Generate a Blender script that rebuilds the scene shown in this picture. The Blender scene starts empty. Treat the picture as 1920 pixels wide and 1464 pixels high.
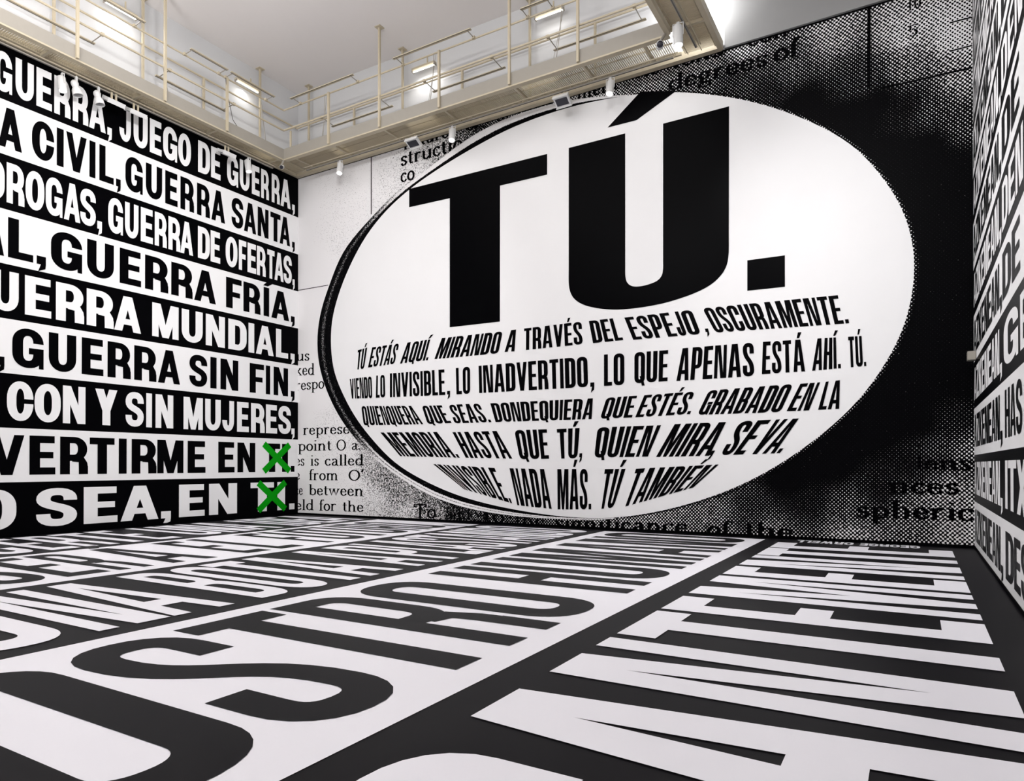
import bpy, bmesh, math, random, json
from mathutils import Vector, Matrix
from mathutils.geometry import delaunay_2d_cdt
random.seed(7)
C = bpy.context.scene.collection
scene = bpy.context.scene
PI = math.pi

# ---------------------------------------------------------------- camera
cam_data = bpy.data.cameras.new('camera')
cam = bpy.data.objects.new('camera', cam_data); C.objects.link(cam)
_r = [[0.8631822, 0.5048921, -0.0006885], [-0.0035507, 0.0047069, -0.9999826], [-0.50488, 0.8631697, 0.0058556]]
cam.matrix_world = Matrix(((_r[0][0], -_r[1][0], -_r[2][0], 0), (_r[0][1], -_r[1][1], -_r[2][1], 0),
                           (_r[0][2], -_r[1][2], -_r[2][2], 1.5), (0, 0, 0, 1)))
cam_data.sensor_fit = 'HORIZONTAL'; cam_data.sensor_width = 36
cam_data.lens = 24.07028
cam_data.shift_x = -0.00207; cam_data.shift_y = 0.069052
cam_data.clip_end = 200
scene.camera = cam

# ---------------------------------------------------------------- world, added fill lights, exposure
world = bpy.data.worlds.new('world'); scene.world = world; world.use_nodes = True
bg = world.node_tree.nodes['Background']
bg.inputs[0].default_value = (1.0, 0.985, 0.98, 1); bg.inputs[1].default_value = 0.40
vs = scene.view_settings
vs.view_transform = 'Standard'; vs.look = 'None'; vs.exposure = 0.06; vs.gamma = 1; vs.use_curve_mapping = False

def area(name, loc, size, power, rot=(0, 0, 0), color=(1, 1, 1), size_y=None):
    l = bpy.data.lights.new(name, 'AREA'); l.energy = power; l.size = size; l.color = color
    if size_y: l.shape = 'RECTANGLE'; l.size_y = size_y
    o = bpy.data.objects.new(name, l); C.objects.link(o); o.location = loc; o.rotation_euler = rot
    return o
for i, (x, y) in enumerate([(-12.5, -1.5), (-5.5, -1.5), (-12.5, 4.5), (-5.5, 4.5), (-12.5, 9.5), (-7.0, 9.5)]):
    area('overhead_fill', (x, y, 12.6), 2.2, 60, (0, 0, 0), (1, .985, .975))  # added soft fill from overhead, not fixtures of the room
for i, (x, y) in enumerate([(-12, -1), (-6, -1), (-12, 3.5), (-6, 3.5)]):
    area('upward_fill', (x, y, 8.9), 1.8, 600, (PI, 0, 0), (1, .975, .96))  # added fill floating in mid-room, brightens the ceiling for bounce

def aimed_fill(loc, target, size, power, spread=None):  # unseen fill light, added to brighten the wall it faces
    d = (Vector(target) - Vector(loc)).normalized()
    o = area('wall_fill', loc, size, power, (0, 0, 0), (1, .985, .98)); o.rotation_euler = (-d).to_track_quat('Z', 'Y').to_euler()
    o.data.spread = math.radians(110)
aimed_fill((-2.2, 4.5, 9.8), (-2.2, 14.8, 4.6), 1.0, 115)
aimed_fill((-8.0, 3.0, 9.8), (-8.5, 14.8, 3.6), 1.0, 75)
aimed_fill((-7.0, 7.0, 9.9), (-16.3, 10.5, 5.0), 1.0, 225)
aimed_fill((-4.2, 9.0, 9.8), (.93, 11.5, 4.0), 1.0, 150)

# ---------------------------------------------------------------- materials
def mat(name, col, rough=.5, spec=.5, metal=0, emit=None, estr=0, noise=0.0, nscale=8, bump=0.0):
    m = bpy.data.materials.new(name); m.use_nodes = True
    nt = m.node_tree; b = nt.nodes['Principled BSDF']
    b.inputs['Base Color'].default_value = (*col, 1); b.inputs['Roughness'].default_value = rough
    b.inputs['Specular IOR Level'].default_value = spec; b.inputs['Metallic'].default_value = metal
    if emit: b.inputs['Emission Color'].default_value = (*emit, 1); b.inputs['Emission Strength'].default_value = estr
    if noise or bump:
        tc = nt.nodes.new('ShaderNodeTexCoord'); n = nt.nodes.new('ShaderNodeTexNoise'); n.inputs['Scale'].default_value = nscale
        n.inputs['Detail'].default_value = 6
        nt.links.new(tc.outputs['Object'], n.inputs['Vector'])
        if noise:
            mx = nt.nodes.new('ShaderNodeMix'); mx.data_type = 'RGBA'
            mx.inputs[6].default_value = (*[c * (1 - noise) for c in col], 1); mx.inputs[7].default_value = (*[min(1, c * (1 + noise)) for c in col], 1)
            nt.links.new(n.outputs['Fac'], mx.inputs[0]); nt.links.new(mx.outputs[2], b.inputs['Base Color'])
        if bump:
            bp = nt.nodes.new('ShaderNodeBump'); bp.inputs['Strength'].default_value = bump; bp.inputs['Distance'].default_value = .002
            nt.links.new(n.outputs['Fac'], bp.inputs['Height']); nt.links.new(bp.outputs[0], b.inputs['Normal'])
    return m
M = {
 'wall_white': mat('wall_white_vinyl', (.80, .80, .81), .38, .2, noise=.02, nscale=1.5, bump=.05),
 'wall_black': mat('wall_black_vinyl', (.001, .001, .0015), .34, .02, bump=.04, nscale=2),
 'floor_white': mat('floor_white_vinyl', (.85, .845, .905), .35, .45, noise=.015, nscale=1.2, bump=.05),
 'floor_black': mat('floor_black_vinyl', (.005, .0045, .006), .42, .06, noise=.2, nscale=1.2, bump=.05),
 'green': mat('green_vinyl', (.0, .285, .002), .5, .08),
 'plaster': mat('white_plaster', (.74, .71, .70), .8, .3, noise=.03, nscale=.6),
 'upper': mat('upper_wall_paint', (.56, .565, .575), .8, .3, noise=.02, nscale=.8),
 'panel': mat('grey_wall_panel', (.27, .27, .27), .8, .3, noise=.02),
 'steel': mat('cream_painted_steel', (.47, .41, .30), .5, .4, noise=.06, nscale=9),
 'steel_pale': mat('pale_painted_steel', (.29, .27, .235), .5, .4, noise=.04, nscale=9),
 'lamp_white': mat('white_lamp_enamel', (.66, .66, .66), .4, .5, noise=.02),
 'dark': mat('dark_glass', (.02, .02, .03), .15, .6, noise=.1),
 'cable': mat('dark_cable', (.08, .075, .07), .6, noise=.1),
 'tube_on': mat('lit_tube', (1, 1, 1), .5, emit=(1, .96, .88), estr=4),
 'lens_on': mat('lit_lens', (1, 1, 1), .5, emit=(1, .95, .93), estr=9),
 'reflector': mat('lamp_reflector', (.3, .3, .3), .3, .5, .6, noise=.05),
}
# halftone print: the ink coverage is stored per vertex ("tone": 1 paper white, 0 solid ink); a dot raster or a grain turns it into black and white
def halftone(name, grain_only=False):
    m = bpy.data.materials.new(name); m.use_nodes = True; nt = m.node_tree; b = nt.nodes['Principled BSDF']
    b.inputs['Roughness'].default_value = .36; b.inputs['Specular IOR Level'].default_value = .02
    N = nt.nodes.new; Lk = nt.links.new
    tc = N('ShaderNodeTexCoord'); sp = N('ShaderNodeSeparateXYZ'); Lk(tc.outputs['Object'], sp.inputs[0])
    at = N('ShaderNodeAttribute'); at.attribute_name = 'tone'
    def ma(op, a, b_=None, c=None):
        n = N('ShaderNodeMath'); n.operation = op
        for i, v in enumerate((a, b_, c)):
            if v is None: continue
            if isinstance(v, (int, float)): n.inputs[i].default_value = v
            else: Lk(v, n.inputs[i])
        return n.outputs[0]
    k = 2 * PI / .074
    lat = ma('MULTIPLY', ma('COSINE', ma('MULTIPLY', sp.outputs['X'], k)), ma('COSINE', ma('MULTIPLY', sp.outputs['Z'], k)))
    lat = ma('MULTIPLY_ADD', lat, .5, .5)
    g = N('ShaderNodeTexNoise'); g.inputs['Scale'].default_value = 42; g.inputs['Detail'].default_value = 3; g.inputs['Roughness'].default_value = .8
    Lk(tc.outputs['Object'], g.inputs['Vector'])
    g2 = N('ShaderNodeTexNoise'); g2.inputs['Scale'].default_value = 19; g2.inputs['Detail'].default_value = 2; g2.inputs['Roughness'].default_value = .75
    Lk(tc.outputs['Object'], g2.inputs['Vector'])
    grain = ma('MULTIPLY_ADD', ma('SUBTRACT', g.outputs['Fac'], .5), 2.6, .5)
    mr = N('ShaderNodeMapRange'); mr.interpolation_type = 'SMOOTHSTEP'
    mr.inputs['From Min'].default_value = -11.5; mr.inputs['From Max'].default_value = -7.5; Lk(sp.outputs['X'], mr.inputs['Value'])
    if grain_only: h = grain
    else:
        mx = N('ShaderNodeMix'); Lk(mr.outputs[0], mx.inputs[0]); Lk(grain, mx.inputs[2]); Lk(lat, mx.inputs[3]); h = mx.outputs[0]
    # brightness = tone, roughened by a soft noise so the raster breaks up near solid black
    t = ma('ADD', ma('SUBTRACT', at.outputs['Fac'], .03), ma('MULTIPLY', ma('MULTIPLY', ma('SUBTRACT', g2.outputs['Fac'], .52), .7), ma('MINIMUM', ma('MULTIPLY_ADD', at.outputs['Fac'], 4.0, .03), ma('MULTIPLY_ADD', at.outputs['Fac'], -2.5, 2.6))))
    t = ma('MULTIPLY_ADD', ma('GREATER_THAN', at.outputs['Fac'], .985), 1.0, t)
    star = ma('MULTIPLY', ma('GREATER_THAN', g.outputs['Fac'], .735), ma('LESS_THAN', at.outputs['Fac'], .12))
    t = ma('ADD', t, ma('MULTIPLY', star, .45))
    v = ma('SUBTRACT', ma('ADD', t, h), 1.0)
    ramp = N('ShaderNodeMapRange'); ramp.inputs['From Min'].default_value = -.04; ramp.inputs['From Max'].default_value = .04
    Lk(v, ramp.inputs['Value'])
    mc = N('ShaderNodeMix'); mc.data_type = 'RGBA'
    mc.inputs[6].default_value = (.0015, .0015, .002, 1); mc.inputs[7].default_value = (.80, .79, .80, 1)
    Lk(ramp.outputs[0], mc.inputs[0]); Lk(mc.outputs[2], b.inputs['Base Color'])
    return m
M['halftone'] = halftone('halftone_print')
M['grain'] = halftone('grainy_print', True)

# ---------------------------------------------------------------- helpers
def link(name, verts, faces, m, parent=None, kind=None, label=None):
    me = bpy.data.meshes.new(name); me.from_pydata([tuple(v) for v in verts], [], faces); me.update()
    me.materials.append(m)
    o = bpy.data.objects.new(name, me); C.objects.link(o)
    if parent: o.parent = parent
    if kind: o['kind'] = kind
    if label: o['label'] = label
    return o
class MB:
    def __init__(s): s.v = []; s.f = []; s.sm = False
    def box(s, a, b):
        n = len(s.v)
        x0, y0, z0 = (min(a[i], b[i]) for i in range(3)); x1, y1, z1 = (max(a[i], b[i]) for i in range(3))
        s.v += [(x0,y0,z0),(x1,y0,z0),(x1,y1,z0),(x0,y1,z0),(x0,y0,z1),(x1,y0,z1),(x1,y1,z1),(x0,y1,z1)]
        s.f += [tuple(n+i for i in q) for q in ((0,3,2,1),(4,5,6,7),(0,1,5,4),(1,2,6,5),(2,3,7,6),(3,0,4,7))]
        return s
    def rod(s, a, b, r, n=8, r2=None, caps=True):
        a = Vector(a); b = Vector(b); d = (b - a).normalized()
        u = d.cross(Vector((0, 0, 1)) if abs(d.z) < .9 else Vector((1, 0, 0))).normalized(); w = d.cross(u)
        r2 = r if r2 is None else r2; k = len(s.v)
        for p, q in ((a, r), (b, r2)):
            for i in range(n):
                t = 2 * PI * i / n; s.v.append(p + u * math.cos(t) * q + w * math.sin(t) * q)
        s.f += [(k+i, k+(i+1) % n, k+n+(i+1) % n, k+n+i) for i in range(n)]
        if caps: s.f += [tuple(k+n-1-i for i in range(n)), tuple(k+n+i for i in range(n))]
        return s
    def path(s, pts, r, n=6):
        for a, b in zip(pts, pts[1:]): s.rod(a, b, r, n)
        return s
    def lathe(s, prof, n=16, mtx=None):
        k = len(s.v)
        for r, z in prof:
            for i in range(n):
                t = 2 * PI * i / n; p = Vector((r*math.cos(t), r*math.sin(t), z)); s.v.append(mtx @ p if mtx else p)
        for j in range(len(prof)-1):
            s.f += [(k+j*n+i, k+j*n+(i+1) % n, k+(j+1)*n+(i+1) % n, k+(j+1)*n+i) for i in range(n)]
        return s
    def build(s, name, m, parent=None, **kw): return link(name, s.v, s.f, m, parent, **kw)
def thing(name, label, cat, loc=(0, 0, 0), group=None):
    o = bpy.data.objects.new(name, None); C.objects.link(o); o.location = loc; o.empty_display_size = .1
    o['label'] = label; o['category'] = cat
    if group: o['group'] = group
    return o
def copy_tree(o, parent=None):
    c = o.copy(); C.objects.link(c); c.parent = parent
    for ch in list(o.children): copy_tree(ch, c)
    return c

# ---------------------------------------------------------------- bold condensed capitals, built from strips in a unit box
def arc(cx, cy, rx, ry, a0, a1, n=9, p=None):
    out = []; p = p or (2.1 if ry > .22 else 2.35)
    for i in range(n):
        t = math.radians(a0 + (a1 - a0) * i / (n - 1)); c, s_ = math.cos(t), math.sin(t)
        out.append((cx + rx * math.copysign(abs(c) ** (2/p), c), cy + ry * math.copysign(abs(s_) ** (2/p), s_)))
    return out
def strip(A, B): return [(A[i], A[i+1], B[i+1], B[i]) for i in range(len(A)-1)]
def pen(pts, s, t):
    q = [(x/s, y/t) for x, y in pts]; A = []; B = []
    for i in range(len(q)):
        a = q[max(0, i-1)]; b = q[min(len(q)-1, i+1)]; dx, dy = b[0]-a[0], b[1]-a[1]; l = math.hypot(dx, dy) or 1
        nx, ny = -dy/l*.5, dx/l*.5
        A.append(((q[i][0]+nx)*s, (q[i][1]+ny)*t)); B.append(((q[i][0]-nx)*s, (q[i][1]-ny)*t))
    return strip(A, B)
def bez(p0, p1, p2, p3, n=9):
    return [tuple((1-t)**3*a + 3*(1-t)**2*t*b + 3*(1-t)*t*t*c + t**3*d for a, b, c, d in zip(p0, p1, p2, p3)) for t in [i/(n-1) for i in range(n)]]
def R_(x0, y0, x1, y1): return ((x0, y0), (x1, y0), (x1, y1), (x0, y1))
STEM = dict(A=.27, B=.33, C=.33, D=.34, E=.38, F=.40, G=.32, H=.33, I=1, J=.38, K=.32, L=.40, M=.225, N=.30, O=.325, P=.34, Q=.325, R=.325, S=.32, T=.36, U=.325, V=.27, W=.17, X=.30, Y=.34, Z=.3)
def glyph(ch, s=None, t=.17, ro=.34, k=1.0, st=''):
    """quads of a capital in the unit box; s stem (of width), t bar (of height), ro outer corner radius (of height)"""
    acc = None
    if ch in 'ÁÉÍÚ': acc = True; ch = dict(zip('ÁÉÍÚ', 'AEIU'))[ch]
    if ch in '.,':
        q = [R_(0, 0, 1, t*1.15)]
        if ch == ',': q += [((.45, 0), (1, 0), (.95, -.10), (.15, -.19)), ((.15, -.19), (.95, -.10), (.7, -.16), (.15, -.245))][:1]
        return q
    s = (STEM.get(ch, .33)) * k if ch != 'I' else 1
    if st:                                            # condensed cuts: 'c' regular, 'a' extra heavy
        if ch == 'N': s = .27*min(k, 1.0)
        if ch == 'E' and st == 'a': s = .43
    ri = max(ro - t, .05); rx = .5; ix = .5 - s
    if ch == 'I': q = [R_(0, 0, 1, 1)]
    elif ch == 'O' or ch == 'Q':
        o = arc(.5, 1-ro, .5, ro, 0, 180, 17) + arc(.5, ro, .5, ro, 180, 360, 17); i_ = arc(.5, 1-t-ri, ix, ri, 0, 180, 17) + arc(.5, t+ri, ix, ri, 180, 360, 17)
        q = strip(o + o[:1], i_ + i_[:1])
        if ch == 'Q': q += [((.5, .22), (.75, .22), (1.0, -.09), (.72, -.09))]
    elif ch == 'U':
        o = [(0, 1)] + arc(.5, ro, .5, ro, 180, 360, 17) + [(1, 1)]; i_ = [(s, 1)] + arc(.5, t+ri, ix, ri, 180, 360, 17) + [(1-s, 1)]
        q = strip(o, i_)
    elif ch == 'C':
        o = [(1, .63)] + arc(.5, 1-ro, .5, ro, 0, 180, 17) + arc(.5, ro, .5, ro, 180, 360, 17) + [(1, .37)]
        i_ = [(1-s, .63)] + arc(.5, 1-t-ri, ix, ri, 0, 180, 17) + arc(.5, t+ri, ix, ri, 180, 360, 17) + [(1-s, .37)]
        q = strip(o, i_)
    elif ch == 'G':
        o = [(1, .66)] + arc(.5, 1-ro, .5, ro, 0, 180, 17) + arc(.5, ro, .5, ro, 180, 360, 17) + [(1, .4)]
        i_ = [(1-s, .66)] + arc(.5, 1-t-ri, ix, ri, 0, 180, 17) + arc(.5, t+ri, ix, ri, 180, 360, 17) + [(1-s, .4)]
        q = strip(o, i_) + [R_(.52, .515-t*.85, 1, .515), R_(1-s*.45, 0, 1, .4)]
    elif ch == 'S':
        h = s/2; v = t/2; ra = min(ro, .295) - v
        pts = [(1-h, min(.675, 1-v-ra-.01))] + arc(.5, 1-v-ra, .5-h, ra, 0, 180, 13) + bez((h, 1-v-ra), (h, .49), (1-h, .53), (1-h, v+ra), 13)[1:-1] + arc(.5, v+ra, .5-h, ra, 0, -180, 13) + [(h, max(.33, v+ra+.01))]
        pts = [p for p in pts]
        q = pen(pts, s, t)
    elif ch == 'J':
        o = [(1, 1), (1, ro)] + arc(.5, ro, .5, ro, 0, -180, 13) + [(0, .36)]; i_ = [(1-s, 1), (1-s, ro)] + arc(.5, t+ri, ix, ri, 0, -180, 13) + [(s, .36)]
        q = strip(o, i_)
    elif ch == 'D':
        o = [(s, 1)] + arc(.5, 1-ro, .5, ro, 90, 0, 9) + arc(.5, ro, .5, ro, 0, -90, 9) + [(s, 0)]
        i_ = [(s, 1-t)] + arc(.5, 1-t-ri, ix, ri, 90, 0, 9) + arc(.5, t+ri, ix, ri, 0, -90, 9) + [(s, t)]
        q = [R_(0, 0, s, 1)] + strip(o, i_)
    elif ch in 'PRB':
        m = .44 if ch == 'R' else (.40 if ch == 'P' else .49)
        tt = t*.92
        def bowl(y0, y1, w=1.0):
            hh = (y1-y0)/2; r_ = min(ro, hh); r2 = max(min(ri, hh-tt), .02)
            o = [(s, y1)] + arc(.5*w, y1-r_, .5*w, r_, 90, 0, 9) + arc(.5*w, y0+r_, .5*w, r_, 0, -90, 9) + [(s, y0)]
            i2 = [(s, y1-tt)] + arc(.5*w, y1-tt-r2, .5*w-s, r2, 90, 0, 9) + arc(.5*w, y0+tt+r2, .5*w-s, r2, 0, -90, 9) + [(s, y0+tt)]
            return strip(o, i2)
        q = [R_(0, 0, s, 1)] + bowl(m - (tt*.5 if ch != 'B' else tt*.4), 1, .97 if ch != 'P' else 1)
        if ch == 'B': q += bowl(0, m + tt*.6)
        if ch == 'R': q += pen([(.45, m-.02), (.75, m-.05), (1-s*.54, m-.15), (1-s*.52, .25), (1-s*.5, .0)], s*.95, t*.9) + [R_(1-s*.98, 0, 1, .22)]
    elif ch == 'A' and st:
        f, ap, c = (.365, .255, .81) if st == 'a' else (.27*k, .20*k, .85 - (k-1)*.3)
        b0, b1 = (.265, .40) if st == 'a' else (.20, .32)
        q = [((0, 0), (f, 0), (.5, c), (.5, 1), (.5-ap, 1)), ((1, 0), (1-f, 0), (.5, c), (.5, 1), (.5+ap, 1)), R_(f*.8, b0, 1-f*.8, b1)]
        if not (st == 'a'): q[2] = ((f+(.5-f)*b0/c-.02, b0), (1-f-(.5-f)*b0/c+.02, b0), (1-f-(.5-f)*b1/c+.02, b1), (f+(.5-f)*b1/c-.02, b1))
        else: q[2] = ((f+(.5-f)*b0/c-.02, b0), (1-f-(.5-f)*b0/c+.02, b0), (1-f-(.5-f)*b1/c+.02, b1), (f+(.5-f)*b1/c-.02, b1))
    elif ch == 'M' and st:
        q = [R_(0, 0, .21*k, 1), R_(1-.21*k, 0, 1, 1), ((.17, 1), (.36, 1), (.60, 0), (.40, 0)), ((.83, 1), (.64, 1), (.40, 0), (.60, 0))]
    elif ch == 'N' and st:
        q = [R_(0, 0, s, 1), R_(1-s, 0, 1, 1), ((s*.82, 1), (s*1.8, 1), (1-s*.82, 0), (1-s*1.8, 0))]
    elif ch == 'A':
        w = s * 1.02; ap = w*.56
        q = [((0, 0), (w, 0), (.5-ap+w, 1), (.5-ap, 1)), ((1, 0), (1-w, 0), (.5+ap-w, 1), (.5+ap, 1))]
        def xin(y): return w + (.5-ap)*y
        q.append(((xin(.19)-.04, .19), (1-xin(.19)+.04, .19), (1-xin(.19+t*.9)+.04, .19+t*.9), (xin(.19+t*.9)-.04, .19+t*.9)))
    elif ch == 'V':
        w = s * 1.02; ap = w*.56
        q = [((0, 1), (w, 1), (.5-ap+w, 0), (.5-ap, 0)), ((1, 1), (1-w, 1), (.5+ap-w, 0), (.5+ap, 0))]
    elif ch == 'W':
        w = .2; q = []
        for a, b in ((0, .19), (.41, .19), (.39, .61), (.8, .61)): q.append(((a, 1), (a+w, 1), (b+w, 0), (b, 0)))
    elif ch == 'N': q = [R_(0, 0, s, 1), R_(1-s, 0, 1, 1), ((0, 1), (s*1.12, 1), (1, 0), (1-s*1.12, 0))]
    elif ch == 'M': q = [R_(0, 0, s, 1), R_(1-s, 0, 1, 1), ((0, 1), (s*1.3, 1), (.5+s*.5, 0), (.5-s*.5, 0)), ((1, 1), (1-s*1.3, 1), (.5-s*.5, 0), (.5+s*.5, 0))]
    elif ch == 'H': q = [R_(0, 0, s, 1), R_(1-s, 0, 1, 1), R_(s, .5-t*.42, 1-s, .5+t*.5)]
    elif ch == 'T': q = [R_(0, 1-t, 1, 1), R_(.5-s/2, 0, .5+s/2, 1-t)]
    elif ch == 'L': q = [R_(0, 0, s, 1), R_(s, 0, 1, t)]
    elif ch == 'E': q = [R_(0, 0, s, 1), R_(s, 0, 1, t), R_(s, 1-t, .97, 1), R_(s, .5-t*.42, .92, .5+t*.48)]
    elif ch == 'F': q = [R_(0, 0, s, 1), R_(s, 1-t, 1, 1), R_(s, .46-t*.42, .9, .46+t*.48)]
    elif ch == 'K': q = [R_(0, 0, s, 1), ((s, .28), (s, .56), (1-1.15*s, 1), (1, 1)), ((.36, .46), (.36+.8*s, .70), (1, 0), (1-1.2*s, 0))]
    elif ch == 'X': q = [((0, 0), (1.15*s, 0), (1, 1), (1-1.15*s, 1)), ((0, 1), (1.15*s, 1), (1, 0), (1-1.15*s, 0))]
    elif ch == 'Y': q = [R_(.5-s/2, 0, .5+s/2, .44), ((0, 1), (1.05*s, 1), (.5+s/2, .40), (.5-s/2, .40)), ((1, 1), (1-1.05*s, 1), (.5-s/2, .40), (.5+s/2, .40))]
    elif ch == 'Z': q = [R_(0, 0, 1, t), R_(0, 1-t, 1, 1), ((0, t*.9), (s*1.35, t*.9), (1, 1-t*.9), (1-s*1.35, 1-t*.9))]
    else: q = [R_(0, 0, 1, 1)]
    if acc:
        if ch == 'I': q += [((-.1, 1.05), (.75, 1.05), (1.9, 1.22), (.7, 1.22))]
        else: q += [((.40, 1.05), (.62, 1.05), (.88, 1.23), (.54, 1.23))]
    return q
ADV = dict(A=1.08, B=1, C=1, D=1, E=.86, F=.82, G=1, H=1, I=.42, J=.72, K=1, L=.8, M=1.32, N=1.05, O=1, P=.95, Q=1, R=1, S=.95, T=.88, U=1, V=1.05, W=1.4, X=1, Y=1, Z=.9)
ADV['.'] = .4; ADV[','] = .4
for a_, b_ in zip('ÁÉÍÚ', 'AEIU'): ADV[a_] = ADV[b_]
def union(quads):
    """merge overlapping pieces into one clean set of triangles"""
    vs_ = []; fs = []
    for q in quads:
        ar = sum(q[i][0]*q[(i+1) % len(q)][1] - q[(i+1) % len(q)][0]*q[i][1] for i in range(len(q)))
        if abs(ar) < 1e-7: continue
        if ar < 0: q = q[::-1]
        n = len(vs_); vs_ += [Vector((float(a), float(b))) for a, b in q]; fs.append(list(range(n, n+len(q))))
    r = delaunay_2d_cdt(vs_, [], fs, 0, 1e-5)
    return [(v.x, v.y) for v in r[0]], [tuple(f) for f, src in zip(r[2], r[5]) if len(src)]
_cache = {}
def letter(ch, fn, m, parent, **kw):
    """a cut vinyl letter: unit box mapped onto its surface by fn(u, v)"""
    key = (ch, tuple(sorted(kw.items())))
    if key not in _cache: _cache[key] = union(glyph(ch, **kw))
    V, F = _cache[key]
    return link('letter', [fn(*p) for p in V], F, m, parent)

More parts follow.
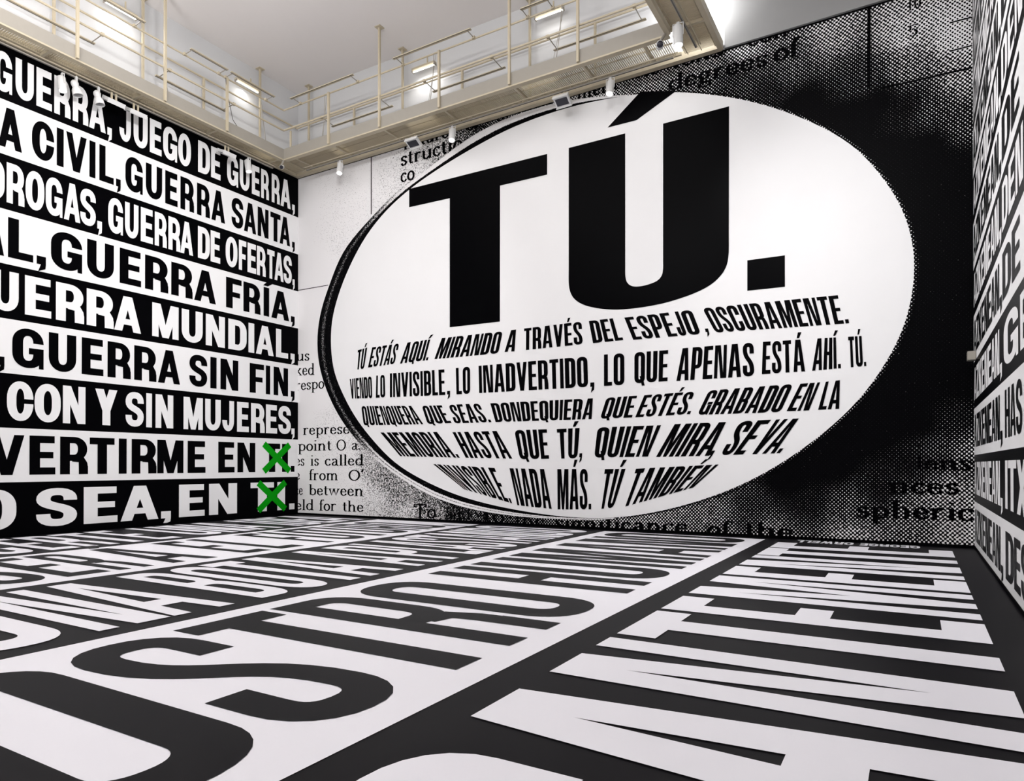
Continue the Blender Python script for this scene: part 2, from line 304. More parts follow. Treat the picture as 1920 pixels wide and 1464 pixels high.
D = json.loads(r'''{"LEFT":[[9,"G",6.725,7.056],[9,"U",7.119,7.466],[9,"E",7.517,7.825],[9,"R",7.872,8.209],[9,"R",8.258,8.593],[9,"A",8.61,8.984],[9,",",9.023,9.127],[9,"J",9.302,9.583],[9,"U",9.648,10.002],[9,"E",10.057,10.365],[9,"G",10.406,10.785],[9,"O",10.815,11.174],[9,"D",11.381,11.736],[9,"E",11.769,12.061],[9,"G",12.266,12.627],[9,"U",12.678,13.006],[9,"E",13.085,13.354],[9,"R",13.408,13.685],[9,"R",13.786,14.083],[9,"A",14.112,14.495],[9,",",14.555,14.658],[8,"A",6.808,7.244],[8,"C",7.433,7.872],[8,"I",7.926,8.069],[8,"V",8.121,8.559],[8,"I",8.621,8.755],[8,"L",8.842,9.174],[8,",",9.229,9.339],[8,"G",9.451,9.88],[8,"U",9.958,10.382],[8,"E",10.464,10.802],[8,"R",10.88,11.268],[8,"R",11.353,11.736],[8,"A",11.783,12.207],[8,"S",12.415,12.797],[8,"A",12.822,13.235],[8,"N",13.289,13.673],[8,"T",13.741,14.112],[8,"A",14.083,14.477],[8,",",14.555,14.658],[7,"D",6.535,6.926],[7,"R",6.962,7.294],[7,"O",7.315,7.679],[7,"G",7.707,8.047],[7,"A",8.079,8.424],[7,"S",8.424,8.765],[7,",",8.8,8.906],[7,"G",9.048,9.395],[7,"U",9.444,9.775],[7,"E",9.833,10.142],[7,"R",10.19,10.51],[7,"R",10.552,10.88],[7,"A",10.88,11.241],[7,"D",11.381,11.736],[7,"E",11.76,12.056],[7,"O",12.226,12.607],[7,"F",12.653,12.901],[7,"E",12.942,13.235],[7,"R",13.262,13.573],[7,"T",13.629,13.893],[7,"A",13.893,14.229],[7,"S",14.229,14.543],[7,",",14.573,14.658],[6,"A",6.468,6.92],[6,"L",6.991,7.466],[6,",",7.533,7.716],[6,"G",7.816,8.468],[6,"U",8.576,9.182],[6,"E",9.321,9.845],[6,"R",9.943,10.552],[6,"R",10.632,11.232],[6,"A",11.277,11.926],[6,"F",12.241,12.745],[6,"R",12.807,13.392],[6,"Í",13.501,13.701],[6,"A",13.78,14.447],[6,",",14.513,14.658],[5,"U",6.692,7.192],[5,"E",7.309,7.825],[5,"R",7.919,8.515],[5,"R",8.569,9.182],[5,"A",9.193,9.845],[5,"M",10.129,10.837],[5,"U",10.923,11.527],[5,"N",11.62,12.207],[5,"D",12.315,12.916],[5,"I",12.979,13.176],[5,"A",13.235,13.865],[5,"L",13.951,14.406],[5,",",14.501,14.658],[4,",",6.803,6.934],[4,"G",7.076,7.676],[4,"U",7.778,8.347],[4,"E",8.464,8.948],[4,"R",9.041,9.594],[4,"R",9.678,10.243],[4,"A",10.283,10.88],[4,"S",11.143,11.666],[4,"I",11.76,11.95],[4,"N",12.07,12.642],[4,"F",13.021,13.518],[4,"I",13.584,13.741],[4,"N",13.865,14.406],[4,",",14.513,14.658],[3,"C",6.982,7.478],[3,"O",7.502,8.024],[3,"N",8.069,8.549],[3,"Y",8.765,9.273],[3,"S",9.47,9.919],[3,"I",9.982,10.129],[3,"N",10.222,10.695],[3,"M",10.98,11.536],[3,"U",11.606,12.08],[3,"J",12.129,12.505],[3,"E",12.602,12.995],[3,"R",13.069,13.545],[3,"E",13.59,13.996],[3,"S",14.043,14.513],[3,",",14.537,14.658],[2,"V",6.657,7.309],[2,"E",7.406,7.919],[2,"R",8.015,8.61],[2,"T",8.645,9.211],[2,"I",9.31,9.5],[2,"R",9.621,10.251],[2,"M",10.271,10.98],[2,"E",11.098,11.62],[2,"E",12.007,12.525],[2,"N",12.617,13.218],[2,"T",13.518,14.112],[2,"I",14.182,14.406],[2,".",14.513,14.658],[1,"O",6.402,7.163],[1,"S",7.539,8.374],[1,"E",8.518,9.284],[1,"A",9.358,10.304],[1,",",10.373,10.636],[1,"E",10.858,11.596],[1,"N",11.727,12.607],[1,"T",13.058,13.882],[1,"I",14.008,14.299],[1,".",14.453,14.658]],"CROSS":[[13.519,2.127],[14.466,1.329],[13.324,0.999],[14.305,0.191]],"RIGHT":[[0,"A",14.68,14.201],[0,"Z",14.148,13.694],[0,"K",13.643,13.141],[0,"E",13.085,12.63],[0,"N",12.58,12.077],[0,"E",12.021,11.567],[0,"A",11.516,11.038],[0,"N",10.984,10.482],[0,",",10.426,10.187],[0,"D",9.907,9.153],[0,"E",9.107,8.591],[0,"S",8.551,7.958],[1,"A",14.68,14.201],[1,"Z",14.148,13.694],[1,"K",13.643,13.141],[1,"E",13.085,12.63],[1,"N",12.58,12.077],[1,"E",12.021,11.567],[1,"A",11.516,11.038],[1,"N",10.984,10.482],[1,",",10.426,10.187],[1,"I",9.907,9.667],[1,"T",9.616,8.884],[1,"X",8.841,8.062],[2,"A",14.68,14.201],[2,"Z",14.148,13.694],[2,"K",13.643,13.141],[2,"E",13.085,12.63],[2,"N",12.58,12.077],[2,"E",12.021,11.567],[2,"A",11.516,11.038],[2,"N",10.984,10.482],[2,",",10.426,10.187],[2,"H",9.907,9.439],[2,"A",9.39,8.928],[2,"S",8.884,8.413],[3,"A",14.68,14.201],[3,"Z",14.148,13.694],[3,"K",13.643,13.141],[3,"E",13.085,12.63],[3,"N",12.58,12.077],[3,"E",12.021,11.567],[3,"A",11.516,11.038],[3,"N",10.984,10.482],[3,",",10.426,10.187],[3,"G",9.99,8.672],[3,"E",8.511,7.992],[4,"A",14.68,14.201],[4,"Z",14.148,13.694],[4,"K",13.643,13.141],[4,"E",13.085,12.63],[4,"N",12.58,12.077],[4,"E",12.021,11.567],[4,"A",11.516,11.038],[4,"N",10.984,10.482],[4,",",10.426,10.187],[4,"D",10.103,9.27],[4,"E",9.176,8.511],[5,"A",14.68,14.201],[5,"Z",14.148,13.694],[5,"K",13.643,13.141],[5,"E",13.085,12.63],[5,"N",12.58,12.077],[5,"E",12.021,11.567],[5,"A",11.516,11.038],[5,"N",10.984,10.482],[5,",",10.426,10.187],[5,"D",10.103,9.514],[5,"E",9.439,8.884],[5,"N",8.819,8.243],[6,"A",14.68,14.201],[6,"Z",14.148,13.694],[6,"K",13.643,13.141],[6,"E",13.085,12.63],[6,"N",12.58,12.077],[6,"E",12.021,11.567],[6,"A",11.516,11.038],[6,"N",10.984,10.482],[6,",",10.426,10.187],[6,"D",10.103,9.27],[6,"E",9.176,8.511],[7,"A",14.68,14.201],[7,"Z",14.148,13.694],[7,"K",13.643,13.141],[7,"E",13.085,12.63],[7,"N",12.58,12.077],[7,"E",12.021,11.567],[7,"A",11.516,11.038],[7,"N",10.984,10.482],[7,",",10.426,10.187],[7,"D",10.103,9.514],[7,"E",9.439,8.884],[7,"N",8.819,8.243],[8,"A",14.68,14.201],[8,"Z",14.148,13.694],[8,"K",13.643,13.141],[8,"E",13.085,12.63],[8,"N",12.58,12.077],[8,"E",12.021,11.567],[8,"A",11.516,11.038],[8,"N",10.984,10.482],[8,",",10.426,10.187],[8,"D",10.103,9.27],[8,"E",9.176,8.511],[9,"A",14.68,14.201],[9,"Z",14.148,13.694],[9,"K",13.643,13.141],[9,"E",13.085,12.63],[9,"N",12.58,12.077],[9,"E",12.021,11.567],[9,"A",11.516,11.038],[9,"N",10.984,10.482],[9,",",10.426,10.187],[9,"D",10.103,9.514],[9,"E",9.439,8.884],[9,"N",8.819,8.243],[10,"A",14.68,14.201],[10,"Z",14.148,13.694],[10,"K",13.643,13.141],[10,"E",13.085,12.63],[10,"N",12.58,12.077],[10,"E",12.021,11.567],[10,"A",11.516,11.038],[10,"N",10.984,10.482],[10,",",10.426,10.187],[10,"D",10.103,9.27],[10,"E",9.176,8.511],[11,"A",14.68,14.201],[11,"Z",14.148,13.694],[11,"K",13.643,13.141],[11,"E",13.085,12.63],[11,"N",12.58,12.077],[11,"E",12.021,11.567],[11,"A",11.516,11.038],[11,"N",10.984,10.482],[11,",",10.426,10.187],[11,"D",10.103,9.514],[11,"E",9.439,8.884],[11,"N",8.819,8.243],[12,"A",14.68,14.201],[12,"Z",14.148,13.694],[12,"K",13.643,13.141],[12,"E",13.085,12.63],[12,"N",12.58,12.077],[12,"E",12.021,11.567],[12,"A",11.516,11.038],[12,"N",10.984,10.482],[12,",",10.426,10.187],[12,"D",10.103,9.27],[12,"E",9.176,8.511]],"FLOOR":[["A","S",1.93,2.98],["A","A",3.12,4.26],["A","N",4.42,5.57],["A","T",5.72,6.83],["A","E",6.95,7.77],["A","M",7.96,9.43],["A","E",9.59,10.46],["A","N",10.62,11.87],["A","T",11.95,13.06],["A","E",13.14,14.09],["B","O",1.38,2.6],["B","S",2.74,3.72],["B","T",3.8,4.78],["B","R",4.88,5.83],["B","O",5.94,7.0],["B","H",7.56,8.44],["B","U",8.6,9.55],["B","M",9.74,10.98],["B","A",11.14,12.17],["B","N",12.31,13.33],["B","O",13.44,14.36],["C","U",2.42,3.3],["C","N",3.45,4.14],["C","A",4.18,4.88],["C","B",5.24,5.78],["C","O",5.86,6.42],["C","T",6.45,7.02],["C","A",7.02,7.72],["C","A",8.05,8.68],["C","P",8.92,9.5],["C","L",9.6,10.0],["C","A",10.02,10.58],["C","S",10.66,11.2],["C","T",11.24,11.72],["C","A",11.75,12.3],["C","N",12.4,12.98],["C","D",13.08,13.62],["C","O",13.74,14.36],["D","S",4.1,4.8],["D","E",4.92,5.5],["D","R",5.62,6.14],["D","Á",6.44,7.22],["D","E",7.8,8.3],["D","L",8.52,9.06],["D","F",9.64,10.1],["D","U",10.22,10.9],["D","T",10.92,11.58],["D","U",11.66,12.3],["D","R",12.42,13.0],["D","O",13.1,13.74],["D",",",13.86,14.02],["E","C",5.55,6.18],["E","E",6.33,6.84],["E","R",6.95,7.54],["E","T",7.6,8.22],["E","E",8.36,8.85],["E","U",9.3,9.95],["E","N",10.04,10.72],["E","A",10.8,11.5],["E","I",11.95,12.15],["E","D",12.3,12.9],["E","E",13.0,13.5],["E","A",13.55,14.3]],"OVALW":[["TÚ",[-13.883,4.823],[-13.498,4.872],[-13.625,4.271],[-13.934,4.269]],["ESTÁS",[-13.34,4.858],[-12.315,4.885],[-12.495,4.33],[-13.497,4.296]],["AQUÍ.",[-12.119,4.877],[-11.141,4.896],[-11.327,4.342],[-12.327,4.318]],["MIRANDO",[-10.891,4.891],[-8.955,4.886],[-9.089,4.338],[-11.141,4.35]],["A",[-8.807,4.888],[-8.505,4.892],[-8.631,4.35],[-8.92,4.357]],["TRAVÉS",[-8.37,4.891],[-6.775,4.9],[-6.741,4.361],[-8.38,4.354]],["DEL",[-6.623,4.892],[-5.888,4.89],[-5.725,4.365],[-6.517,4.36]],["ESPEJO",[-5.739,4.874],[-4.156,4.876],[-3.95,4.327],[-5.526,4.347]],[",",[-4.01,4.903],[-3.949,4.903],[-3.799,4.359],[-3.867,4.359]],["OSCURAMENTE.",[-3.956,4.882],[-1.17,4.827],[-1.074,4.259],[-3.671,4.325]],["VIENDO",[-14.195,4.014],[-13.339,4.035],[-13.307,3.412],[-14.155,3.44]],["LO",[-13.182,4.044],[-12.848,4.05],[-12.823,3.412],[-13.201,3.417]],["INVISIBLE",[-12.689,4.072],[-10.769,4.053],[-10.742,3.369],[-12.688,3.405]],[",",[-10.698,4.048],[-10.606,4.046],[-10.606,3.379],[-10.704,3.376]],["LO",[-10.438,4.06],[-9.949,4.069],[-9.949,3.362],[-10.416,3.365]],["INADVERTIDO",[-9.725,4.065],[-6.625,4.062],[-6.604,3.341],[-9.704,3.362]],[",",[-6.56,4.068],[-6.466,4.068],[-6.467,3.341],[-6.57,3.339]],["LO",[-6.242,4.07],[-5.702,4.064],[-5.703,3.335],[-6.243,3.34]],["QUE",[-5.498,4.058],[-4.668,4.044],[-4.693,3.36],[-5.499,3.353]],["APENAS",[-4.454,4.056],[-2.862,4.047],[-2.847,3.349],[-4.53,3.35]],["ESTÁ",[-2.706,4.043],[-1.908,4.02],[-1.872,3.378],[-2.731,3.375]],["AHÍ.",[-1.706,4.015],[-1.252,4.005],[-1.225,3.395],[-1.77,3.378]],["TÚ.",[-1.119,3.996],[-0.813,3.989],[-0.786,3.405],[-1.1,3.396]],["QUIENQUERA",[-13.752,3.203],[-11.855,3.128],[-11.48,2.616],[-13.655,2.644]],["QUE",[-11.566,3.115],[-10.863,3.098],[-10.535,2.618],[-11.366,2.612]],["SEAS.",[-10.671,3.102],[-9.56,3.091],[-9.291,2.6],[-10.481,2.603]],["DONDEQUIERA",[-9.367,3.082],[-6.413,3.067],[-6.52,2.581],[-9.205,2.597]],["QUE",[-6.175,3.063],[-5.392,3.073],[-5.521,2.584],[-6.343,2.582]],["ESTÉS.",[-5.262,3.074],[-3.978,3.098],[-4.198,2.61],[-5.481,2.583]],["GRABADO",[-3.816,3.099],[-2.093,3.139],[-2.341,2.58],[-4.07,2.587]],["EN",[-1.989,3.133],[-1.596,3.142],[-1.803,2.592],[-2.254,2.593]],["LA",[-1.52,3.144],[-1.204,3.164],[-1.257,2.602],[-1.665,2.596]],["MEMORIA.",[-13.038,2.427],[-10.825,2.39],[-10.272,1.699],[-12.314,1.753]],["HASTA",[-10.552,2.374],[-9.066,2.371],[-8.672,1.664],[-10.123,1.698]],["QUE",[-8.662,2.378],[-7.693,2.376],[-7.639,1.658],[-8.493,1.646]],["TÚ",[-7.474,2.371],[-6.822,2.381],[-6.888,1.666],[-7.407,1.657]],[",",[-6.778,2.379],[-6.713,2.382],[-6.788,1.686],[-6.858,1.686]],["QUIEN",[-6.407,2.381],[-4.836,2.388],[-5.146,1.694],[-6.493,1.676]],["MIRA",[-4.57,2.402],[-3.343,2.414],[-3.777,1.702],[-4.999,1.682]],[",",[-3.36,2.415],[-3.298,2.416],[-3.73,1.716],[-3.802,1.71]],["SE",[-3.171,2.419],[-2.503,2.431],[-3.081,1.725],[-3.589,1.708]],["VA.",[-2.454,2.43],[-1.835,2.439],[-2.353,1.746],[-3.003,1.724]],["INVISIBLE.",[-11.18,1.533],[-9.081,1.424],[-8.688,0.543],[-10.161,0.875]],["NADA",[-8.795,1.425],[-7.717,1.406],[-7.572,0.44],[-8.567,0.505]],["MÁS.",[-7.453,1.406],[-6.521,1.416],[-6.536,0.465],[-7.445,0.436]],["TÚ",[-6.223,1.409],[-5.676,1.418],[-5.98,0.521],[-6.347,0.479]],["TAMBIÉN",[-5.463,1.419],[-3.579,1.515],[-4.128,1.021],[-5.775,0.535]]],"BIGT":[[-11.988,9.108],[-7.706,9.089],[-7.707,8.583],[-9.054,8.592],[-9.061,5.141],[-10.62,5.155],[-10.619,8.582],[-11.988,8.603]],"BIGU":[[-7.124,9.096],[-7.128,6.189],[-7.129,6.144],[-7.13,6.08],[-7.131,6.006],[-7.131,5.933],[-7.129,5.869],[-7.124,5.816],[-7.119,5.767],[-7.111,5.721],[-7.101,5.677],[-7.087,5.634],[-7.068,5.591],[-7.047,5.551],[-7.023,5.512],[-6.994,5.475],[-6.96,5.439],[-6.922,5.405],[-6.878,5.372],[-6.831,5.341],[-6.779,5.312],[-6.725,5.284],[-6.665,5.258],[-6.602,5.233],[-6.535,5.211],[-6.466,5.19],[-6.397,5.17],[-6.327,5.152],[-6.254,5.136],[-6.18,5.121],[-6.107,5.108],[-6.037,5.097],[-5.97,5.088],[-5.906,5.08],[-5.842,5.074],[-5.777,5.07],[-5.711,5.066],[-5.642,5.063],[-5.572,5.061],[-5.5,5.06],[-5.428,5.06],[-5.353,5.061],[-5.275,5.062],[-5.194,5.065],[-5.113,5.069],[-5.032,5.074],[-4.954,5.08],[-4.88,5.086],[-4.81,5.093],[-4.74,5.102],[-4.667,5.112],[-4.589,5.125],[-4.503,5.14],[-4.41,5.158],[-4.316,5.178],[-4.224,5.199],[-4.14,5.221],[-4.062,5.244],[-3.988,5.268],[-3.918,5.294],[-3.854,5.321],[-3.794,5.349],[-3.74,5.379],[-3.69,5.41],[-3.646,5.443],[-3.605,5.477],[-3.568,5.513],[-3.534,5.549],[-3.503,5.587],[-3.477,5.626],[-3.453,5.667],[-3.433,5.709],[-3.417,5.753],[-3.405,5.799],[-3.396,5.847],[-3.389,5.897],[-3.383,5.951],[-3.379,6.014],[-3.377,6.087],[-3.376,6.16],[-3.377,6.223],[-3.377,6.267],[-3.365,9.098],[-4.801,9.092],[-4.808,6.03],[-4.807,6.005],[-4.807,5.97],[-4.807,5.929],[-4.808,5.888],[-4.81,5.852],[-4.814,5.822],[-4.817,5.793],[-4.823,5.765],[-4.83,5.739],[-4.842,5.714],[-4.857,5.691],[-4.875,5.668],[-4.896,5.647],[-4.922,5.628],[-4.953,5.611],[-4.992,5.595],[-5.038,5.582],[-5.089,5.57],[-5.14,5.56],[-5.189,5.553],[-5.236,5.547],[-5.283,5.544],[-5.33,5.543],[-5.375,5.544],[-5.415,5.546],[-5.451,5.551],[-5.484,5.558],[-5.515,5.566],[-5.542,5.577],[-5.568,5.591],[-5.592,5.607],[-5.614,5.626],[-5.633,5.647],[-5.65,5.671],[-5.664,5.695],[-5.675,5.722],[-5.683,5.75],[-5.689,5.781],[-5.693,5.813],[-5.696,5.847],[-5.698,5.886],[-5.699,5.931],[-5.698,5.976],[-5.698,6.015],[-5.697,6.042],[-5.693,9.096]],"BIGACC":[[-6.128,9.335],[-5.319,9.956],[-4.52,9.73],[-5.421,9.328]],"BIGDOT":[[-3.001,5.774],[-2.262,5.765],[-2.263,5.124],[-3.003,5.138]],"SERIF":[["us",-16.416,4.71,-15.836,4.679,0.216],["ked",-16.46,4.264,-15.632,4.231,0.225],["respo",-16.446,3.801,-15.218,3.802,0.216],["represe",-16.127,2.428,-14.195,2.418,0.209],["point",-16.347,1.941,-14.916,1.942,0.21],["O",-14.739,1.94,-14.332,1.94,0.202],["a.",-14.137,1.946,-13.753,1.954,0.199],["es",-16.455,1.489,-16.05,1.489,0.211],["is",-15.813,1.489,-15.432,1.493,0.208],["called",-15.215,1.489,-13.652,1.497,0.205],["e",-16.454,1.054,-16.251,1.056,0.211],["from",-15.874,1.051,-14.639,1.059,0.208],["O'",-14.262,1.055,-13.652,1.061,0.2],["ce",-16.473,0.591,-16.124,0.594,0.211],["between",-15.874,0.6,-13.652,0.614,0.208],["eld",-16.453,0.121,-15.657,0.147,0.211],["for",-15.443,0.145,-14.726,0.156,0.206],["the",-14.492,0.15,-13.651,0.162,0.201],["To",-11.838,0.072,-11.071,0.077,0.239],["add",-10.768,0.074,-9.966,0.082,0.201],["to",-9.595,0.061,-8.907,0.049,0.206],["the",-8.642,-0.006,-7.784,-0.021,0.2],["significance",-7.522,-0.035,-4.268,0.011,0.206],["of",-3.863,-0.003,-3.359,-0.0,0.195],["the",-3.086,0.003,-2.116,0.01,0.201],["spheric",-0.984,0.484,0.932,0.489,0.217],["nces",-0.438,0.96,0.709,0.964,0.202],["lens",0.001,1.416,0.903,1.399,0.179],["structio",-12.309,9.808,-10.207,9.806,0.253],["co.",-12.309,9.348,-11.673,9.346,0.253],["nature",-12.196,10.228,-10.654,10.224,0.252],["or",-10.089,10.24,-9.623,10.236,0.196],["of field",-9.185,10.249,-7.568,10.241,0.191],["ment",-6.912,10.18,-5.858,10.167,0.204],["the",-5.624,10.298,-4.87,10.25,0.196],["lens",-4.579,10.248,-3.467,10.229,0.213],["con",-2.984,10.228,-2.167,10.237,0.224],["degrees",-4.7,9.785,-2.582,9.75,0.226],["of",-2.477,9.775,-1.967,9.763,0.242],["10",-0.099,10.02,0.143,10.019,0.161],["5",-0.083,9.522,0.09,9.517,0.141]],"LINES":[[[-0.726,10.334],[-0.731,8.758],0.055],[[-13.376,10.335],[-13.375,8.669],0.034],[[-16.49,6.881],[-15.062,6.871],0.021],[[0.594,9.582],[0.943,9.574],0.026],[[0.592,9.064],[0.949,9.06],0.026],[[-0.546,8.686],[0.947,8.665],0.034]],"OVAL":{"c":[-7.464,5.169],"a":[7.474,4.905],"ri":[1.001,1.0006,1.0004,1.0002,0.9995,0.9982,0.996,0.9933,0.9908,0.9887,0.9874,0.9865,0.9859,0.9853,0.9849,0.9848,0.9851,0.986,0.9877,0.9898,0.9919,0.9933,0.9937,0.993,0.9917,0.9904,0.9893,0.9886,0.9882,0.9877,0.9871,0.9864,0.9857,0.9851,0.985,0.9854,0.9864,0.9881,0.9904,0.9934,0.9967,1.0005,1.0044,1.0081,1.0113,1.0136,1.015,1.0156,1.0159,1.0159,1.0158,1.0155,1.0152,1.0148,1.0143,1.0135,1.0124,1.0109,1.0093,1.0077,1.0062,1.005,1.004,1.0034,1.0031,1.0029,1.0026,1.0021,1.0014,1.0006,1.0,0.9996,0.9995,0.9995,0.9995,0.9993,0.999,0.9988,0.9988,0.999,0.9993,0.9997,0.9999,1.0002,1.0004,1.0005,1.0005,1.0004,1.0003,1.0003,1.0008,1.0018,1.003,1.0041,1.0046,1.0044,1.0037,1.0027,1.0018,1.0012,1.001,1.0011,1.0015,1.002,1.0026,1.0032,1.0038,1.0047,1.0058,1.0069,1.0078,1.008,1.0074,1.006,1.0042,1.0028,1.0019,1.0013,1.0007,0.9998,0.9988,0.9977,0.9967,0.9957,0.9947,0.9932,0.9912,0.9893,0.9878,0.9872,0.9874,0.9884,0.99,0.9923,0.995,0.998,1.0011,1.004,1.0066,1.0086,1.0099,1.0104,1.0102,1.0094,1.0081,1.0063,1.0042,1.0022,1.0005,0.9993,0.9986,0.9984,0.9985,0.999,0.9999,1.0009,1.0018,1.0022,1.002,1.0015],"ro":[1.0766,1.0761,1.0753,1.074,1.0722,1.07,1.0677,1.0655,1.0635,1.0618,1.0601,1.0585,1.0569,1.0553,1.0537,1.0521,1.0506,1.0493,1.0482,1.047,1.0459,1.0449,1.0439,1.0433,1.0433,1.0437,1.0443,1.0443,1.0434,1.0415,1.0389,1.0357,1.0321,1.0284,1.0248,1.0214,1.0185,1.0161,1.0141,1.0126,1.0118,1.0121,1.0136,1.0158,1.0179,1.0193,1.0199,1.02,1.0198,1.0196,1.0194,1.0192,1.019,1.0188,1.0186,1.0184,1.0182,1.018,1.0178,1.0175,1.0173,1.0171,1.0169,1.0167,1.0165,1.0163,1.0161,1.0159,1.0157,1.0154,1.0152,1.015,1.0148,1.0146,1.0144,1.0142,1.014,1.0138,1.0136,1.0134,1.0131,1.0129,1.0127,1.0125,1.0123,1.0121,1.0119,1.0117,1.0115,1.0113,1.011,1.0108,1.0106,1.0104,1.0102,1.01,1.0098,1.0096,1.0094,1.0092,1.009,1.0087,1.0085,1.0083,1.0081,1.0079,1.0077,1.0075,1.0073,1.0071,1.0078,1.008,1.0074,1.0074,1.0096,1.0135,1.0188,1.0248,1.0308,1.0363,1.0412,1.0453,1.0487,1.0515,1.0535,1.0546,1.0546,1.0534,1.0509,1.047,1.0423,1.0375,1.0336,1.0318,1.0323,1.0346,1.038,1.0415,1.0443,1.0463,1.0478,1.0498,1.053,1.0575,1.0626,1.0676,1.0715,1.0734,1.0731,1.0715,1.0695,1.0683,1.0684,1.0697,1.0715,1.0733,1.0748,1.0759,1.0766,1.0769]},"TONE":[[-6.662,10.733,0.5],[-6.662,10.353,0.6],[-5.343,10.351,0.4],[-4.128,10.349,0.45],[-3.005,10.403,0.5],[-2.169,9.541,0.3],[-2.479,9.192,0.12],[-3.225,9.512,0.2],[-4.129,9.825,0.3],[-1.97,8.727,0],[-1.378,10.049,0.5],[-0.1,9.638,0.6],[0.74,9.368,0.68],[0.737,8.494,0.5],[-0.102,8.935,0.42],[-0.818,8.938,0.2],[0.322,8.118,0.25],[0.815,7.599,0.28],[-0.105,8.231,0.08],[-0.546,8.502,0.04],[0.813,7.019,0.05],[0.319,7.328,0],[-1.005,8.262,0],[-0.283,7.267,0],[0.395,5.146,0],[0.728,6.067,0],[0.304,3.188,0],[0.054,4.2,0],[0.882,4.111,0],[-0.567,2.229,0],[-1.404,1.623,0],[0.047,2.311,0.04],[0.714,2.385,0.12],[0.877,2.956,0.02],[0.873,1.707,0.42],[0.383,1.711,0.22],[-0.128,1.516,0.1],[0.545,0.931,0.5],[0.867,0.266,0.55],[-0.571,1.008,0.1],[-0.132,0.616,0.4],[-1.03,0.585,0.3],[-1.031,0.12,0.5],[-1.993,0.767,0.1],[-2.193,1.194,0.02],[-2.504,0.098,0.42],[-3.031,0.518,0.2],[-3.58,0.272,0.38],[-5.362,0.137,0.45],[-6.677,0.168,0.42],[-8.11,0.214,0.3],[-9.677,0.264,0.35],[-10.517,0.404,0.3],[-11.399,0.493,0.42],[-11.041,0.174,0.5],[-12.325,0.646,0.5],[-12.136,0.135,0.66],[-12.904,1.158,0.5],[-13.299,0.472,0.72],[-13.501,1.535,0.6],[-13.704,1.995,0.62],[-14.325,1.069,0.93],[-14.221,1.847,0.85],[-14.325,0.29,0.95],[-15.408,1.057,1],[-16.319,2.685,1],[-16.315,0.23,1],[-14.97,2.805,0.85],[-15.411,3.62,1],[-15.864,5.915,1],[-15.416,7.473,1],[-16.33,9.251,1],[-14.545,8.131,0.86],[-14.123,8.839,0.9],[-13.507,9.797,0.97],[-12.909,10.576,0.9],[-12.908,9.669,0.82],[-11.951,9.611,0.74],[-12.139,10.54,0.8],[-10.515,9.723,0.5],[-11.041,10.418,0.62],[-9.672,10.22,0.35],[-10.173,10.135,0.45],[-8.868,10.357,0.45],[-8.1,10.488,0.45],[-7.365,10.484,0.5]]}''')
XL, XR, YB, H, TOP, Y0 = -16.35, .93, 14.8, 10.33, 12.9, -3.0

# ================================================================ the room shell
floor = MB().box((XL-.2, Y0, -.2), (XR+.2, YB+.2, 0)).build('floor', M['floor_black'], kind='structure', label='glossy black floor printed with giant white and black lettering')
ceiling = MB().box((XL-.2, Y0, TOP), (XR+.2, YB+.4, TOP+.2)).build('ceiling', M['plaster'], kind='structure', label='pale grey plaster ceiling above the catwalk')
wall_left = MB().box((XL-.2, Y0, 0), (XL, YB+.4, TOP)).build('wall_left', M['upper'], kind='structure', label='left wall covered in black and white bands of lettering')
wall_back = MB().box((XL-.2, YB, 0), (XR+.2, YB+.2, TOP)).build('wall_back', M['upper'], kind='structure', label='back wall with a giant lens printed on it')
wall_right = MB().box((XR, Y0, 0), (XR+.2, YB, TOP)).build('wall_right', M['upper'], kind='structure', label='right wall with narrow bands of lettering')
wall_behind = MB().box((XL-.2, Y0-.2, 0), (XR+.2, Y0, 4)).build('wall_front', M['upper'], kind='structure', label='low plain wall behind the viewpoint')
MB().box((-3.45, YB-.06, H+.01), (XR, YB, TOP)).build('upper_panel', M['panel'], wall_back)

# ---- left wall: nine printed bands
EPS = .004
P = 1.139
for k in range(1, 10):
    z0, z1 = (k-1)*P + .012, k*P + .012
    if k == 1: z0 = 0.0
    if k == 9: z1 = H
    m = M['wall_black'] if k % 2 else M['wall_white']
    band = link('printed_band', [(XL+EPS, Y0, z0), (XL+EPS, YB-.003, z0), (XL+EPS, YB-.003, z1), (XL+EPS, Y0, z1)], [(0, 1, 2, 3)], m, wall_left,
                label='black printed band' if k % 2 else 'white printed band')
for k, ch, a, b in D['LEFT']:
    zb = (k-1)*P + .012
    lo, hi = zb + P*.135, zb + P*.872
    m = M['wall_white'] if k % 2 else M['wall_black']
    letter(ch, lambda u, v: (XL+2*EPS, a+(b-a)*u, lo+(hi-lo)*v), m, wall_left, t=.185, ro=.44 if ch in 'OC' else .36, k=1.06)
for i in (0, 2):                                   # the two green crosses over the last words
    (y0, z1), (y1, z0) = D['CROSS'][i], D['CROSS'][i+1]
    w = .155; V = []; F = []
    d = (w/1.5)
    for (a0, b0, a1, b1) in ((y0, z1, y1, z0), (y0, z0, y1, z1)):
        n = Vector((a1-a0, b1-b0)); L = n.length; n /= L; q = Vector((-n.y, n.x))*w*.62; off = .0 if not V else .001
        s0 = len(V)
        for c in (Vector((a0, b0))+q, Vector((a0, b0))-q, Vector((a1, b1))-q, Vector((a1, b1))+q): V.append((XL+3*EPS+off, c.x, c.y))
        F.append((s0, s0+1, s0+2, s0+3))
    link('cross', V, F, M['green'], wall_left, label='green cross over the word below it')
link('base_trim', [(XL+3*EPS, Y0, 0), (XL+3*EPS, YB, 0), (XL+3*EPS, YB, .05), (XL+3*EPS, Y0, .05)], [(0, 1, 2, 3)], M['wall_black'], wall_left)

